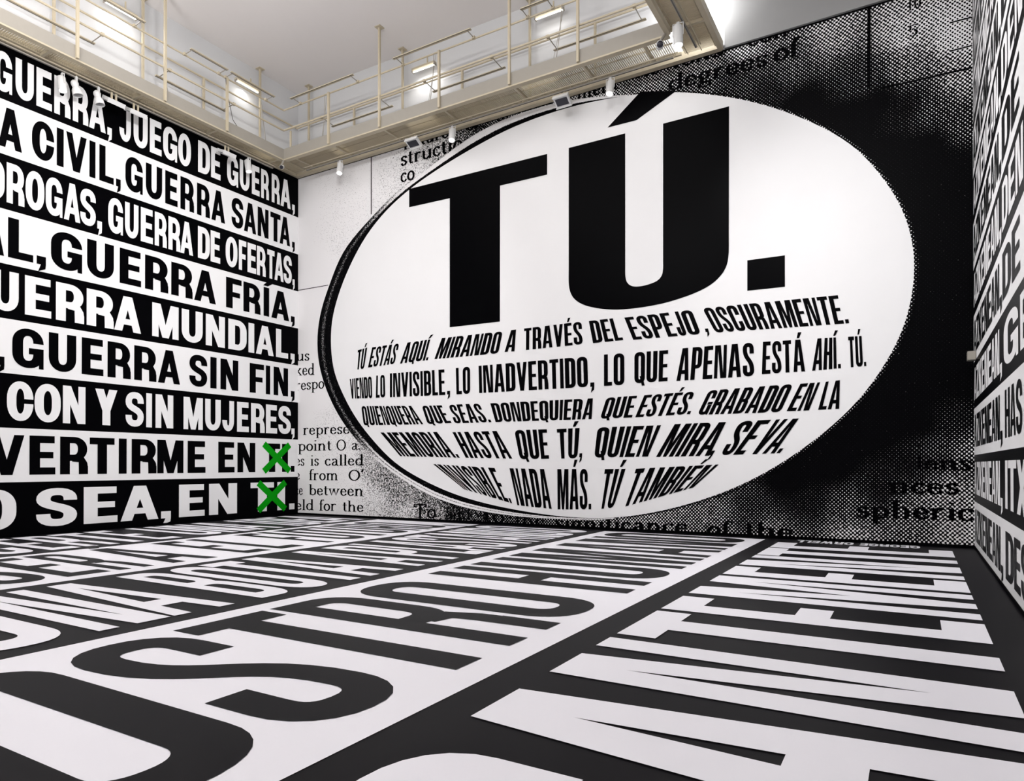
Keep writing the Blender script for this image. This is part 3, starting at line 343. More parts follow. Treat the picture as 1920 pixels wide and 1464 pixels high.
# ---- right wall: narrower bands
PR = .828
for k in range(0, 13):
    z0, z1 = max(.06, k*PR + .02), min(H, (k+1)*PR + .02)
    if z0 >= H: break
    m = M['wall_black'] if k % 2 else M['wall_white']
    link('printed_band', [(XR-EPS, Y0, z0), (XR-EPS, YB-.003, z0), (XR-EPS, YB-.003, z1), (XR-EPS, Y0, z1)], [(3, 2, 1, 0)], m, wall_right,
         label='black printed band' if k % 2 else 'white printed band')
for k, ch, a, b in D['RIGHT']:
    zb = k*PR + .02
    if zb + PR > H + .3: continue
    lo, hi = zb + PR*.17, min(H, zb + PR*.85)
    m = M['wall_white'] if k % 2 else M['wall_black']
    letter(ch, lambda u, v: (XR-2*EPS, a+(b-a)*u, lo+(hi-lo)*v), m, wall_right, t=.16, ro=.3, st='c')
link('base_trim', [(XR-2*EPS, Y0, 0), (XR-2*EPS, YB, 0), (XR-2*EPS, YB, .06), (XR-2*EPS, Y0, .06)], [(3, 2, 1, 0)], M['wall_black'], wall_right)

# ---- floor: white bands and letters
FZ = .003
XE = (-16.2, -12.86, -9.51, -6.09, -2.61)
YF = 14.5
for x0, x1 in ((-12.86, -9.51), (-6.09, -2.61)):
    link('printed_band', [(x0, Y0, FZ), (x1, Y0, FZ), (x1, YF, FZ), (x0, YF, FZ)], [(0, 1, 2, 3)], M['floor_white'], floor, label='white printed band')
rowx = dict(A=(-2.29, .56), B=(-5.80, -2.90), C=(-9.26, -6.36), D=(-12.62, -9.83), E=(-16.08, -13.18))
for row, ch, a, b in D['FLOOR']:
    top, base = rowx[row]
    m = M['floor_black'] if row in 'BD' else M['floor_white']
    letter(ch, lambda u, v: (base+(top-base)*v, a+(b-a)*u, 2*FZ), m, floor, t=.124, ro=.19 if row != 'A' else .16, k=1.0, st='a' if row == 'A' else 'c')
word = 'GEORGE ORWELL'                              # the name set the other way up along the far edge
tot = sum(ADV.get(c, .55) for c in word); x = .08; sc = 2.1/tot
for c in word:
    w = ADV.get(c, .55)*sc
    if c != ' ': letter(c, lambda u, v: (x-w*.9*u, 14.66-.42*v, 2*FZ), M['floor_white'], floor, t=.2, ro=.36)
    x -= w

# ---- back wall: halftone print
S = D['TONE']
def tone(x, z):
    num = den = 0
    for a, b, t in S:
        d = ((x-a)**2 + (z-b)**2 + .03)**1.9
        num += t/d; den += 1/d
    t = max(0.0, (num/den - .05)/.95)
    return 1.0 if t > .965 else t
O = D['OVAL']; (ocx, ocz), (oax, oaz), RI, RO = O['c'], O['a'], O['ri'], O['ro']; NO = len(RI)
def opt(i, r): 
    T = -PI + 2*PI*i/NO
    return ocx + oax*r*math.cos(T), ocz + oaz*r*math.sin(T)
nx, nz = 150, 90; V = []; F = []; T_ = []
for j in range(nz+1):
    for i in range(nx+1):
        x = XL + (XR-XL)*i/nx; z = H*j/nz
        V.append((x, YB-EPS, z)); T_.append(tone(x, z))
for j in range(nz):
    for i in range(nx):
        n = j*(nx+1)+i; F.append((n, n+1, n+nx+2, n+nx+1))
def with_tone(o, vals):
    at = o.data.attributes.new('tone', 'FLOAT', 'POINT')
    at.data.foreach_set('value', vals)
with_tone(link('halftone_mural', V, F, M['halftone'], wall_back, label='grey dot-screen print darkening to black at the right'), T_)
# serif lettering of the enlarged page
SER = {  # width, strokes: lists of points (drawn with a broad-nib pen), then serif bars (x0,y0,x1,y1)
 'r': (.42, [[(.12,0),(.12,.44)], [(.12,.30),(.2,.42),(.30,.43),(.36,.38)]], [(.02,0,.24,.035),(.02,.40,.14,.44)]),
 'u': (.58, [[(.12,.42),(.12,.12),(.18,.03),(.28,.02),(.42,.12)], [(.45,.44),(.45,0)]], [(.02,.40,.14,.44),(.34,.40,.47,.44),(.43,0,.56,.035)]),
 's': (.40, [[(.33,.33),(.28,.42),(.18,.43),(.08,.36),(.12,.26),(.26,.2),(.33,.12),(.26,.02),(.14,.01),(.06,.12)]], []),
 'e': (.46, [[(.08,.24),(.38,.24),(.37,.34),(.25,.43),(.13,.40),(.07,.24),(.10,.09),(.22,.01),(.34,.05),(.40,.13)]], []),
 'd': (.56, [[(.40,.36),(.28,.43),(.13,.38),(.07,.22),(.13,.06),(.27,.01),(.40,.10)], [(.43,.70),(.43,0)]], [(.33,.67,.45,.70),(.43,0,.55,.035)]),
 'p': (.56, [[(.14,.44),(.14,-.2)], [(.16,.36),(.28,.43),(.43,.38),(.49,.22),(.43,.06),(.29,.01),(.16,.08)]], [(.03,.40,.14,.44),(.04,-.22,.27,-.19)]),
 'o': (.50, [arc(.25,.22,.18,.205,0,360,17,2.0)], []),
 'i': (.28, [[(.14,.44),(.14,0)], [(.13,.60),(.15,.66)]], [(.03,0,.26,.035),(.04,.40,.16,.44)]),
 'n': (.60, [[(.13,.44),(.13,0)], [(.13,.30),(.24,.42),(.36,.43),(.44,.32),(.44,0)]], [(.02,0,.25,.035),(.02,.40,.14,.44),(.34,0,.56,.035)]),
 't': (.34, [[(.15,.58),(.15,.10),(.2,.02),(.30,.05)]], [(.03,.40,.31,.435)]),
 'a': (.50, [[(.10,.33),(.14,.41),(.26,.43),(.35,.36),(.35,.08),(.42,.01),(.48,.04)], [(.35,.26),(.18,.22),(.08,.13),(.13,.02),(.24,.02),(.35,.10)]], []),
 'c': (.44, [[(.37,.33),(.30,.42),(.19,.42),(.08,.32),(.08,.13),(.19,.02),(.31,.03),(.39,.12)]], []),
 'l': (.28, [[(.14,.70),(.14,0)]], [(.03,0,.26,.035),(.04,.67,.16,.70)]),
 'f': (.32, [[(.14,0),(.14,.56),(.2,.68),(.30,.69),(.34,.64)]], [(.03,0,.27,.035),(.02,.40,.30,.435)]),
 'm': (.88, [[(.13,.44),(.13,0)], [(.13,.30),(.23,.42),(.34,.43),(.42,.32),(.42,0)], [(.42,.30),(.52,.42),(.63,.43),(.71,.32),(.71,0)]], [(.02,0,.25,.035),(.02,.40,.14,.44),(.32,0,.53,.035),(.61,0,.83,.035)]),
 'b': (.54, [[(.13,.70),(.13,.02)], [(.15,.36),(.27,.43),(.42,.38),(.47,.22),(.42,.06),(.28,.01),(.15,.06)]], [(.02,.67,.14,.70)]),
 'w': (.76, [[(.08,.43),(.22,.02),(.36,.40)], [(.36,.43),(.50,.02),(.66,.43)]], [(.0,.40,.2,.435),(.28,.40,.46,.435),(.56,.40,.76,.435)]),
 'h': (.60, [[(.13,.70),(.13,0)], [(.13,.30),(.24,.42),(.36,.43),(.44,.32),(.44,0)]], [(.02,0,.25,.035),(.02,.67,.14,.70),(.34,0,.56,.035)]),
 'g': (.50, [arc(.23,.28,.13,.14,0,360,13,2.0), [(.14,.15),(.10,.06),(.22,.01),(.38,-.02),(.42,-.12),(.28,-.2),(.10,-.18),(.06,-.08),(.16,.0)], [(.34,.38),(.46,.44)]], []),
 'k': (.56, [[(.13,.70),(.13,0)], [(.15,.18),(.42,.42)], [(.24,.24),(.46,.01)]], [(.02,0,.25,.035),(.34,0,.56,.035),(.30,.40,.50,.44)]),
 'T': (.70, [[(.35,.68),(.35,0)], [(.05,.52),(.06,.67),(.64,.67),(.65,.52)]], [(.2,0,.5,.04)]),
 'O': (.76, [arc(.38,.34,.30,.33,0,360,19,2.0)], []),
 "'": (.2, [[(.14,.72),(.08,.52)]], []), '.': (.24, [[(.10,.0),(.10,.08)]], []), ' ': (.3, [], []),
 '1': (.4, [[(.2,.66),(.2,0)], [(.2,.66),(.08,.56)]], [(.08,0,.32,.035)]), '0': (.46, [arc(.23,.33,.15,.31,0,360,15,2.0)], []),
 '5': (.44, [[(.36,.66),(.12,.66),(.10,.38),(.26,.42),(.37,.30),(.34,.1),(.2,.01),(.07,.08)]], []),
}
serif_root = wall_back
for text, x0, z0, x1, z1, xh in D['SERIF']:
    wid = [SER[c][0] for c in text]; tot = sum(wid); pos = 0
    L = x1 - x0; es = xh/.44
    for c, w in zip(text, wid):
        gw, strokes, bars = SER[c]; V = []; F = []
        q = []
        for st in strokes:
            q += pen(st, .095, .06) if c in '015' else pen(st, .13, .075) if x0 > -8.4 or z0 > 6 else pen(st, .112, .056)
        q += [R_(*b) for b in bars]
        for quad in q:
            pass
        if q:
            V2, F = union(q)
            V = [(x0 + L*(pos+u)/tot, YB-2*EPS, z0 + (z1-z0)*(pos+u)/tot + v*es) for u, v in V2]
        if V: link('letter', V, F, M['wall_black'], serif_root)
        pos += w
for (a, b), (c, d), w in D['LINES']:
    n = Vector((c-a, d-b)).normalized(); q = (-n.y*w/2, n.x*w/2)
    link('ruled_line', [(a+q[0], YB-2*EPS, b+q[1]), (c+q[0], YB-2*EPS, d+q[1]), (c-q[0], YB-2*EPS, d-q[1]), (a-q[0], YB-2*EPS, b-q[1])], [(0, 1, 2, 3)], M['wall_black'], wall_back)
for z0, z1 in ((0, .055), (H-.03, H)):
    link('edge_trim', [(XL, YB-5*EPS, z0), (XR, YB-5*EPS, z0), (XR, YB-5*EPS, z1), (XL, YB-5*EPS, z1)], [(0, 1, 2, 3)], M['wall_black'], wall_back)
# rim of the lens: dark crescent on the left with streaks, pale line outside it
V = []; F = []; T_ = []; NR = 12
def sstep(a, b, x): x = max(0, min(1, (x-a)/(b-a))); return x*x*(3-2*x)
for i in range(NO+1):
    i_ = i % NO; ang = -180 + 360*i_/NO
    for j in range(NR+1):
        f = j/NR
        ri_, ro_ = RI[i_]*.995, RO[i_]
        right = not (-108 < ang - 0 and False)
        a = ang if ang >= 0 else ang + 360           # 0..360, left = 180, bottom = 270, top = 90
        if 76 <= a <= 282:
            r = ri_ + (ro_-ri_)*f
            base = .02 + .30*sstep(.45, .6, f)*(1-sstep(.68, .8, f))
            tl = 1 - sstep(118, 150, a)                # towards the top
            bl = sstep(205, 232, a)                   # towards the bottom
            light = (1.0 if .36 < f < .96 else .0) if tl > .5 else .0
            lt = .95 if f > .42 else .02
            if f > .93: lt = .5
            lb = .97 if f > .52 else .02
            if .70 < f < .78: lb = .45
            t = base*(1-tl)*(1-bl) + lt*tl + lb*bl
        else:
            r = RI[i_]*.995 + .016*f; t = [.93, .78, .62, .5, .4, .3, .22, .16, .12, .09, .06, .03, .0][j]
            if 60 < a < 76 or 282 < a < 300: r = RI[i_]*.995 + .012*f; 
        x, z = opt(i_, r); V.append((x, YB-3*EPS, min(z, H-.04))); T_.append(t)
rightF = []; leftF = []
for i in range(NO):
    ang = -180 + 360*i/NO; a = ang if ang >= 0 else ang + 360
    nxt = a + 360/NO
    for j in range(NR):
        n = i*(NR+1)+j; q = (n, n+1, n+NR+2, n+NR+1)
        if 76 <= a and nxt <= 282: leftF.append(q)
        elif a < 75 or a > 281.9: rightF.append(q)
def sub(name, faces, m, label):
    idx = sorted({v for f in faces for v in f}); mp = {v: k for k, v in enumerate(idx)}
    o = link(name, [V[v] for v in idx], [tuple(mp[v] for v in f) for f in faces], m, wall_back, label=label)
    with_tone(o, [T_[v] for v in idx])
sub('lens_rim', leftF, M['grain'], 'dark curved rim of the printed lens')
sub('lens_edge', rightF, M['halftone'], 'dotted edge of the printed lens')
lens = link('lens_face', [(opt(i, RI[i])[0], YB-4*EPS, min(opt(i, RI[i])[1], H-.04)) for i in range(NO)], [tuple(range(NO))], M['wall_white'], wall_back, label='white oval face of the printed lens')
def back_poly(name, pts, parent, m=M['wall_black']):
    return link(name, [(x, YB-5*EPS, z) for x, z in pts], [tuple(range(len(pts)))], m, parent)
for key in ('BIGT', 'BIGU', 'BIGACC', 'BIGDOT'):
    back_poly('letter' if key[3] in 'TU' and len(key) == 4 else ('accent' if key == 'BIGACC' else 'full_stop'), D[key], lens)
for text, tl, tr, br, bl in D['OVALW']:
    tot = sum(ADV[c] for c in text); pos = 0
    gap = .13
    for c in text:
        w = ADV[c]; a = (pos + gap*.5)/tot; b = (pos + w - gap*.5)/tot
        if len(text) == 1: a, b = 0, 1
        def fn(u, v):
            g = a + (b-a)*u
            return (bl[0]*(1-g)*(1-v)+br[0]*g*(1-v)+tl[0]*(1-g)*v+tr[0]*g*v, YB-6*EPS, bl[1]*(1-g)*(1-v)+br[1]*g*(1-v)+tl[1]*(1-g)*v+tr[1]*g*v)
        letter(c, fn, M['wall_black'], lens, t=.12, ro=.18, k=1.2, st='c')
        pos += w

# ================================================================ catwalk of the lighting grid
ZU = 10.25; YI = 13.6; XI = -15.62; XA, XB = -4.3, -3.5
cw = thing('lighting_catwalk', 'cream steel lighting catwalk hung under the ceiling along the left and back walls', 'catwalk', (0, 0, 0))
st = M['steel']
def beam(a, b, name='beam', m=st, **kw): return MB().box(a, b).build(name, m, cw, **kw)
# wall side beams
beam((XL+.015, Y0, H-.02), (XL+.10, YB-.17, H+.16)); beam((XL+.015, YB-.16, H-.02), (XB, YB-.03, H+.16))
beam((XL+.12, Y0, H+.0), (XL+.17, YB-.3, H+.05)); beam((XL+.2, YB-.32, H+.0), (XA, YB-.27, H+.05))
# inner edge: bottom flange, toe board, top flange
for a, b in (((XI-.11, Y0, ZU), (XI+.02, YI, ZU+.035)), ((XI+.021, YI-.02, ZU), (XA-.0, YI+.11, ZU+.035))): beam(a, b, 'flange')
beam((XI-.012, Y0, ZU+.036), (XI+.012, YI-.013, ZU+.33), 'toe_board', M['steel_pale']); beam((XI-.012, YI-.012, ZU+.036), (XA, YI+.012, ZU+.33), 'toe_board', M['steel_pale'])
# right branch
for x in (XA, XB): beam((x-.05, Y0, ZU), (x+.05, YI-.025 if x == XA else YB-.17, ZU+.18))
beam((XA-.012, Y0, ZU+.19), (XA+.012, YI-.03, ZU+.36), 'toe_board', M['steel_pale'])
# cross members
y = 1.6
for y in [YI-2*k-.1 for k in range(0, 8)]:
    MB().box((XL+.18, y, ZU+.03), (XI-.12, y+.06, ZU+.09)).build('cross_member', st, cw)
    MB().box((XA+.06, y, ZU+.03), (XB-.06, y+.06, ZU+.09)).build('cross_member', st, cw)
for x in (-15.3, -13.8, -12.0, -10.06, -8.05, -6.31, -4.9):
    MB().box((x, YI+.12, ZU+.03), (x+.06, YB-.33, ZU+.09)).build('cross_member', st, cw)
# grating: slats across the walkway
def grating(x0, x1, y0, y1, along):
    g = MB(); step = .045
    if along == 'x':
        n = int((x1-x0)/step)
        for i in range(n): x = x0 + i*step; g.box((x, y0, ZU+.10), (x+.009, y1, ZU+.135))
        for y in (y0+.05, (y0+y1)/2, y1-.05): g.box((x0, y, ZU+.10), (x1, y+.012, ZU+.13))
    else:
        n = int((y1-y0)/step)
        for i in range(n): y = y0 + i*step; g.box((x0, y, ZU+.10), (x1, y+.009, ZU+.135))
        for x in (x0+.05, (x0+x1)/2, x1-.05): g.box((x, y0, ZU+.10), (x+.012, y1, ZU+.13))
    g.build('grating', st, cw, kind='stuff')
grating(XI-.1, XA-.06, YI+.03, YB-.33, 'x'); grating(XL+.18, XI-.03, 2, YB-.2, 'y'); grating(XA+.06, XB-.06, 4, YB-.2, 'y')
# posts and rails
def post(x, y, z0, z1, w=.055):
    o = MB().box((x-w/2, y-w/2, z0), (x+w/2, y+w/2, z1)).build('post', st, cw)
    if z1 > 12.5: MB().box((x-.09, y-.09, TOP-.02), (x+.09, y+.09, TOP-.001)).build('base_plate', st, o)
    return o
yf = YI-.045
for x, tall in ((-13.80, 0), (-11.98, 1), (-10.06, 0), (-8.05, 1), (-6.31, 1)): post(x, yf, ZU+.04, TOP-.02 if tall else 11.70)
post(-15.4, YI+.06, ZU+.04, 11.08, .04)
for x, tall in ((-15.68, 1), (-13.85, 0), (-12.07, 1), (-10.09, 0), (-8.085, 1), (-6.355, 0)): post(x, 14.6, H+.17, TOP-.02 if tall else 11.75, .05)
xf = XI+.045
for y, tall in ((5.95, 1), (7.96, 0), (9.965, 1), (11.69, 0)): post(xf, y, ZU+.04, TOP-.02 if tall else 11.70)
for y, tall in ((7.79, 0), (9.79, 1), (11.445, 0), (13.25, 1)): post(XL+.15, y, H+.17, TOP-.02 if tall else 11.75, .05)
def rail(z, o, r, end):
    MB().rod((XI+o, Y0, z), (XI+o, YI-o, z), r).build('rail', st, cw); MB().rod((XI+o, YI-o, z), (end, YI-o, z), r).build('rail', st, cw)
rail(11.70, 0.0, .022, -4.4); rail(11.12, 0.0, .026, -4.4)
MB().rod((XL+.15, Y0, 11.75), (XL+.15, 14.6, 11.75), .026).build('rail', st, cw); MB().rod((XL+.15, 14.6, 11.75), (-4.4, 14.6, 11.75), .026).build('rail', st, cw)
# conduit lines along the toe board
MB().rod((XL+.08, Y0, 10.95), (XL+.08, 14.7, 10.95), .014).build('conduit', st, cw)
# loose cables tied to the posts
def cable(pts, m=M['steel_pale'], r=.009):
    MB().path(pts, r, 5).build('cable', m, cw)
for x in (-13.84, -10.12, -6.6):
    cable([(x-.1, yf, 11.68), (x-.16, yf+.05, 11.2), (x-.3, yf+.12, 10.6)]); cable([(x-.05, yf+.03, 11.66), (x-.42, yf+.2, 10.62)], r=.006)
cable([(xf, 11.64, 11.66), (xf, 11.72, 11.2), (xf-.05, 11.9, 10.7), (xf-.1, 12.2, 10.5)], M['cable']); cable([(xf, 9.9, 11.1), (xf-.1, 10.1, 10.6)])
cable([(xf-.3, 13.0, 11.9), (xf-.25, 13.05, 11.2), (xf-.3, 13.2, 10.6)], M['steel_pale'], .012)

# ---- lighting tracks under the catwalk (things of their own)
def track(name, a, b, label, group=None):
    a = Vector(a); b = Vector(b); t = thing(name, label, 'lighting track', (0, 0, 0), group)
    ax = abs((b-a).x) > abs((b-a).y)
    w = .022
    off = Vector((0, w, 0)) if ax else Vector((w, 0, 0)); up = Vector((0, 0, .03))
    MB().box(a-off, b+off+up).build('rail_housing', M['steel_pale'], t)
    off2 = off*.45
    MB().box(a-off2-Vector((0, 0, .003)), b+off2-Vector((0, 0, .001))).build('slot', M['cable'], t)
    side = (Vector((0, -.09, .05)) if ax else Vector((.09, 0, .05)))
    MB().rod(a+side, b+side, .014).build('conduit', M['steel'], t)
    n = int((b-a).length/2)
    for i in range(1, n+1):
        p = a + (b-a)*(i/(n+1))
        MB().rod(p+up, p+Vector((0, 0, .12)), .012).build('hanger', M['steel'], t)
    return t
track('lighting_track', (-15.4, 14.25, 10.16), (-4.4, 14.25, 10.16), 'long lighting track running under the catwalk along the back wall')
track('lighting_track', (XL+.27, 1.0, 10.12), (XL+.27, 13.6, 10.12), 'long lighting track running under the catwalk along the left wall')
track('lighting_track', (-3.9, 2.0, 10.2), (-3.9, 14.2, 10.2), 'short lighting track under the catwalk branch at the top right corner')

# ---- spotlights
def aim(d):
    d = Vector(d).normalized(); return (-d).to_track_quat('Z', 'Y').to_matrix().to_4x4()
def can_spot(loc, d, label, lit=True, power=60, L=.34, r=.085):
    t = thing('track_spotlight', label, 'spotlight', loc, 'white spotlights hung from the tracks'); R = aim(d)
    MB().lathe([(0, L*.5), (r*.7, L*.5), (r, L*.44), (r, -L*.5), (r*.88, -L*.5), (r*.8, -L*.42)], 18, R).build('body', M['lamp_white'], t)
    MB().lathe([(0, -L*.45), (r*.8, -L*.45), (r*.8, -L*.44)], 18, R).build('lens', M['lens_on'] if lit else M['dark'], t)
    MB().box((-.03, -.012, L*.45), (.03, .012, L*.45+.09)).build('track_adapter', M['lamp_white'], t)
    MB().path([(-r-.01, 0, 0), (-r-.01, 0, L*.5+.04), (r+.01, 0, L*.5+.04), (r+.01, 0, 0)], .008, 6).build('yoke', M['lamp_white'], t)
    if lit:
        l = bpy.data.lights.new('spot_beam', 'SPOT'); l.energy = power; l.spot_size = 1.15; l.spot_blend = .8; l.shadow_soft_size = .08; l.color = (1, .965, .94)
        o = bpy.data.objects.new('spot_beam', l); C.objects.link(o); o.parent = t; o.matrix_local = Matrix.Translation(Vector(d).normalized()*.26) @ R
    return t
dn = (0, 0, -1)
can_spot((-16.08, 7.90, 9.85), (.25, 0, -1), 'lit cylindrical spotlight furthest left, over the start of the top text band', power=90)
can_spot((-16.08, 12.75, 9.88), (.2, 0, -1), 'lit cylindrical spotlight on the left wall track nearest the room corner', power=90)
can_spot((-14.06, 14.25, 9.93), (.15, -.3, -1), 'lit cylindrical spotlight first from the corner along the back wall', power=90)
can_spot((-10.16, 14.25, 9.93), (.1, -.3, -1), 'lit cylindrical spotlight on a hooked cable where the oval rim meets the catwalk', power=90)
can_spot((-5.84, 14.25, 9.93), (.0, -.3, -1), 'lit cylindrical spotlight over the top of the white oval, left of the big accent', power=90)
can_spot((-3.99, 13.22, 9.95), (.05, -.05, -1), 'largest looking lit spotlight, hung at the right end of the catwalk', power=90, L=.4, r=.095)
def bell_spot(loc, d, label):
    t = thing('bell_spotlight', label, 'spotlight', loc, 'unlit round-backed spotlights'); R = aim(d); r = .1
    MB().lathe([(0, .2)] + [(r*.8*math.sin(a), .12+r*.8*math.cos(a)) for a in (.5, 1.0, 1.5, 2.0)] + [(r*.6, .04), (r*.95, -.03), (r*1.05, -.14), (r*.95, -.14), (r*.7, -.04)], 18, R).build('body', M['lamp_white'], t)
    MB().lathe([(0, -.05), (r*.9, -.05)], 18, R).build('lens', M['dark'], t)
    MB().box((-.025, -.02, .16), (.025, .02, .28)).build('track_adapter', M['lamp_white'], t)
    return t
bell_spot((-16.05, 8.18, 9.86), (.15, .2, -1), 'unlit bell-shaped spotlight, nearer the left edge of the pair')
bell_spot((-16.05, 8.66, 9.86), (.2, .15, -1), 'unlit bell-shaped spotlight, right one of the pair beside the tilted floodlights')
def flood(loc, rz, tilt, label):
    t = thing('floodlight', label, 'floodlight', loc, 'tilted rectangular floodlights'); t.rotation_euler = (0, 0, rz)
    R = Matrix.Rotation(tilt, 4, 'X'); k = MB().box((-.19, -.12, -.035), (.19, .12, .035)); k.v = [R @ Vector(v) for v in k.v]; k.build('housing', M['lamp_white'], t)
    g = MB().box((-.15, -.085, -.042), (.15, .085, -.036)); g.v = [R @ Vector(v) for v in g.v]; g.build('glass', M['dark'], t)
    f = MB()
    for a, b in (((-.20, -.14, -.06), (.20, -.121, .04)), ((-.20, .121, -.06), (.20, .14, .04))): f.box(a, b)
    f.v = [R @ Vector(v) for v in f.v]; f.build('barn_door', M['lamp_white'], t)
    for s in (-1, 1): MB().box((s*.05-.02, -.012, .03), (s*.05+.02, .012, .19)).build('bracket', M['steel'], t)
    return t
flood((-16.0, 8.98, 9.94), PI/2, .5, 'white floodlight beside the bell-shaped spotlights, over the A of the top band')
flood((-16.0, 9.50, 9.92), PI/2, .45, 'white floodlight second to the right of the bell-shaped spotlights')
flood((-16.0, 12.0, 9.93), PI/2, .4, 'white floodlight over the word DE in the top band')
flood((-11.33, 14.15, 9.97), 0, -.5, 'white floodlight over the serif word at the upper left of the oval')
flood((-7.03, 14.25, 9.96), 0, -.55, 'white floodlight just above the thin top rim of the oval')

# ---- cameras, flood lamp, sensor
def security_camera(loc, d, label, r=.06):
    t = thing('security_camera', label, 'camera', loc); R = aim(d)
    MB().lathe([(0, .2), (r*.8, .2), (r, .15), (r, 0), (r*.9, -.01)], 14, R).build('body', M['lamp_white'], t)
    MB().lathe([(r*.9, -.01), (r*.8, -.04), (r*.4, -.065), (0, -.07)], 14, R).build('lens', M['dark'], t)
    MB().rod((0, 0, .05), (-.08 if loc[0] < -9 else .06, .16, .30), .03).build('mount', M['steel_pale'], t)
security_camera((-15.55, 13.46, 10.0), (.6, -.75, -.5), 'dark-lensed camera under the corner of the catwalk')
security_camera((-4.40, 13.36, 9.98), (.35, -.9, -.35), 'dark-lensed camera beside the largest spotlight at top right', .075)
t = thing('flood_lamp', 'glaring white lamp above the right end of the catwalk', 'lamp', (-3.3, 13.2, 10.95))
MB().box((-.11, -.03, -.11), (.11, .06, .11)).build('housing', M['lamp_white'], t)
MB().box((-.09, -.04, -.09), (.09, -.031, .09)).build('lens', mat('glaring_lens', (1, 1, 1), .5, emit=(1, 1, 1), estr=60), t)
MB().rod((0, 0, .11), (0, 0, TOP-10.95-.01), .015).build('stem', M['steel'], t)
area('flood_lamp_beam', (-3.95, 14.1, 11.2), .25, 50, (PI/2+.1, 0, .0), (1, 1, 1))
o = MB().box((.80, 14.2, 3.32), (XR-3*EPS, 14.42, 3.47)).build('wall_sensor', M['steel_pale'])
o['label'] = 'small cream sensor box on the right wall beside the corner'; o['category'] = 'sensor'

# ---- slim linear lights on arms along the rails
def linear_light(a, b, arm, label, lit=False):
    a = Vector(a); b = Vector(b); t = thing('linear_light', label, 'linear light', a, 'slim linear lights held off the catwalk rails'); d = b - a
    w = Vector(arm).normalized(); hw = Vector((abs(w.x), abs(w.y), 0))*.035
    MB().box(-hw, d+hw+Vector((0, 0, .022))).build('housing', M['steel'], t)
    MB().box(-hw*1.05-Vector((0, 0, .006)), d-hw*.6-Vector((0, 0, .001))).build('cable', M['cable'], t)
    for f in (.04, .96):
        p = d*f; MB().rod(p, p+Vector(arm), .011).build('arm', M['steel_pale'], t)
        MB().box(p+Vector(arm)-Vector((.035, .035, .03)), p+Vector(arm)+Vector((.035, .035, .03))).build('clamp', M['steel'], t)
    return t
for (x0, x1), lb in zip(((-15.0, -12.65), (-11.3, -8.95), (-7.6, -6.9)), ('slim light on the top rail of the back catwalk nearest the corner', 'slim light on the top rail midway along the back catwalk', 'shorter slim light on the top rail towards the right of the back catwalk')):
    linear_light((x0, 13.30, 11.72), (x1, 13.30, 11.72), (0, .27, -.02), lb)
for (x0, x1), lb in zip(((-14.24, -12.01), (-10.67, -8.5), (-7.18, -4.96)), ('slim light on the lower rail of the back catwalk nearest the corner', 'slim light on the lower rail midway along the back catwalk', 'slim light on the lower rail at the right of the back catwalk')):
    linear_light((x0, 14.12, 11.1), (x1, 14.12, 11.1), (0, -.48, .04), lb)
for (y0, y1), lb in zip(((7.4, 9.3), (10.45, 11.5), (11.6, 13.0)), ('slim light on the left catwalk top rail, at the upper photo edge', 'slim light on the top rail midway along the left catwalk', 'slim light on the top rail of the left catwalk nearest the corner')):
    linear_light((-15.30, y0, 11.72), (-15.30, y1, 11.72), (-.29, 0, -.02), lb)
for (y0, y1), lb in zip(((6.7, 8.6), (10.05, 12.03)), ('slim light on the lower rail of the left catwalk at the far left', 'slim light on the lower rail midway along the left catwalk')):
    linear_light((-16.10, y0, 11.1), (-16.10, y1, 11.1), (.45, 0, .04), lb)
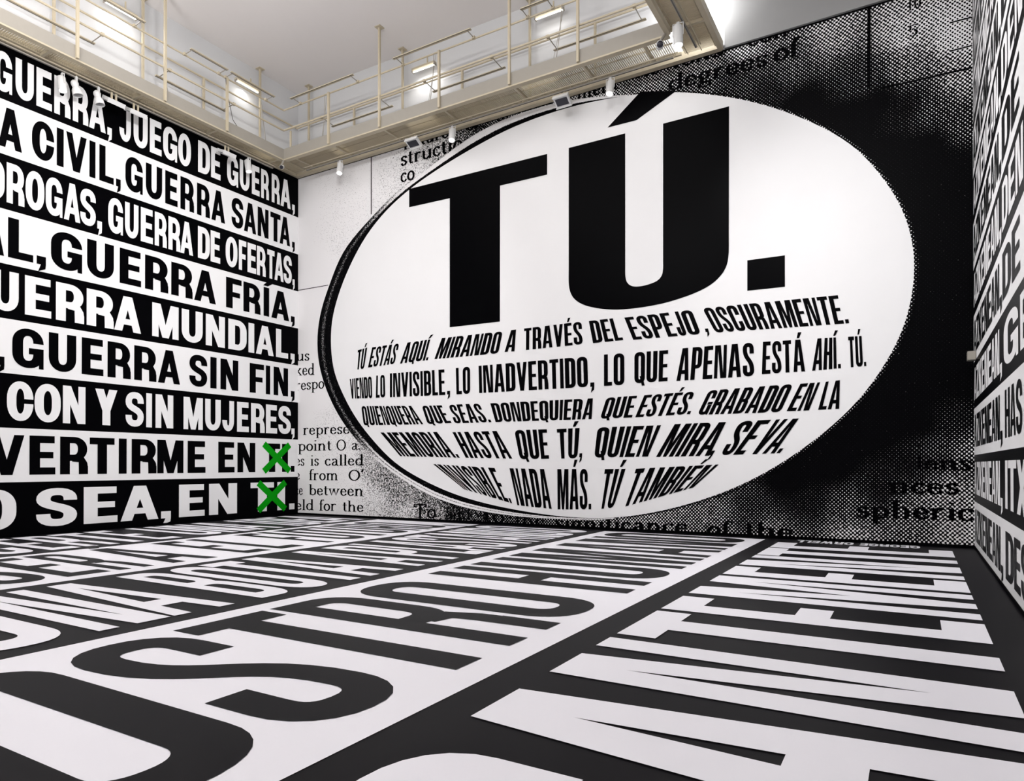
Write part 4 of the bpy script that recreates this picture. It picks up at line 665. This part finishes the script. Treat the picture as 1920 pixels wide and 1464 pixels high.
# ---- ballast boxes with lit tubes that brighten the upper walls
def uplight(loc, axis, label, L=.75, power=25):
    t = thing('tube_uplight', label, 'tube light', loc, 'tube lights above the catwalk'); v = Vector((1, 0, 0)) if axis == 'x' else Vector((0, 1, 0)); s = Vector((v.y, v.x, 0))
    MB().box(-v*L/2-s*.06, v*L/2+s*.06+Vector((0, 0, .05))).build('ballast', M['steel'], t)
    MB().rod(-v*L/2*.95+Vector((0, 0, -.03)), v*L/2*.95+Vector((0, 0, -.03)), .018).build('tube', M['tube_on'], t)
    for f in (-.5, .5): MB().box(v*L*f-s*.05-Vector((0, 0, .05))-v*.01, v*L*f+s*.05+v*.01).build('end_cap', M['steel_pale'], t)
    MB().box(v*.1-s*.012+Vector((0, 0, .05)), v*.1+s*.012+v*.03+Vector((0, 0, .25))).build('bracket', M['steel'], t)
    l = bpy.data.lights.new('tube_glow', 'AREA'); l.shape = 'RECTANGLE'; l.size = L; l.size_y = .06; l.energy = power; l.color = (1, .98, .95)
    o = bpy.data.objects.new('tube_glow', l); C.objects.link(o); o.parent = t; o.location = (0, 0, -.06)
    return t
u = uplight((-16.12, 9.2, 12.25), 'y', 'lit tube light high on the left wall behind the tall post', power=14)
u = uplight((-16.12, 12.75, 12.15), 'y', 'lit tube light high on the left wall nearest the corner', power=7)
u = uplight((-11.3, 14.55, 12.15), 'x', 'lit tube light high over the middle of the back catwalk', power=9)
u = uplight((-7.5, 14.5, 12.3), 'x', 'lit tube light high over the right part of the back catwalk', power=3)
# ---- lit tubes lying above the grating
def floor_tube(loc, axis, label, L):
    t = thing('fluorescent_tube', label, 'tube light', loc, 'lit tubes lying above the grating'); v = Vector((1, 0, 0)) if axis == 'x' else Vector((0, 1, 0)); s = Vector((v.y, v.x, 0))
    MB().rod(-v*L/2, v*L/2, .05).build('tube', M['tube_on'], t)
    MB().box(-v*L/2-s*.09+Vector((0, 0, .055)), v*L/2+s*.09+Vector((0, 0, .085))).build('reflector', M['lamp_white'], t)
    for f in (-1, 1): MB().box(v*f*L/2-s*.06-Vector((0, 0, .06)), v*f*(L/2+.03)+s*.06+Vector((0, 0, .055))).build('end_cap', M['steel_pale'], t)
for (x, y, ax, L, lb) in ((-15.93, 7.05, 'y', .8, 'lit tube seen through the grating at the far left of the photo'), (-15.93, 8.05, 'y', .5, 'second lit tube seen through the grating at the far left'),
                          (-13.85, 14.12, 'x', .5, 'faint lit tube in the grating near the corner of the back wall'), (-10.9, 14.05, 'x', .9, 'lit tube over the grating above the oval rim'),
                          (-7.45, 13.95, 'x', .9, 'lit tube over the grating above the top of the oval'), (-4.9, 13.85, 'x', .8, 'lit tube over the grating beside the camera at the right'),
                          (-15.9, 13.2, 'y', .7, 'lit tube over the grating of the left catwalk nearest the corner')):
    floor_tube((x, y, 10.50), ax, lb, L)
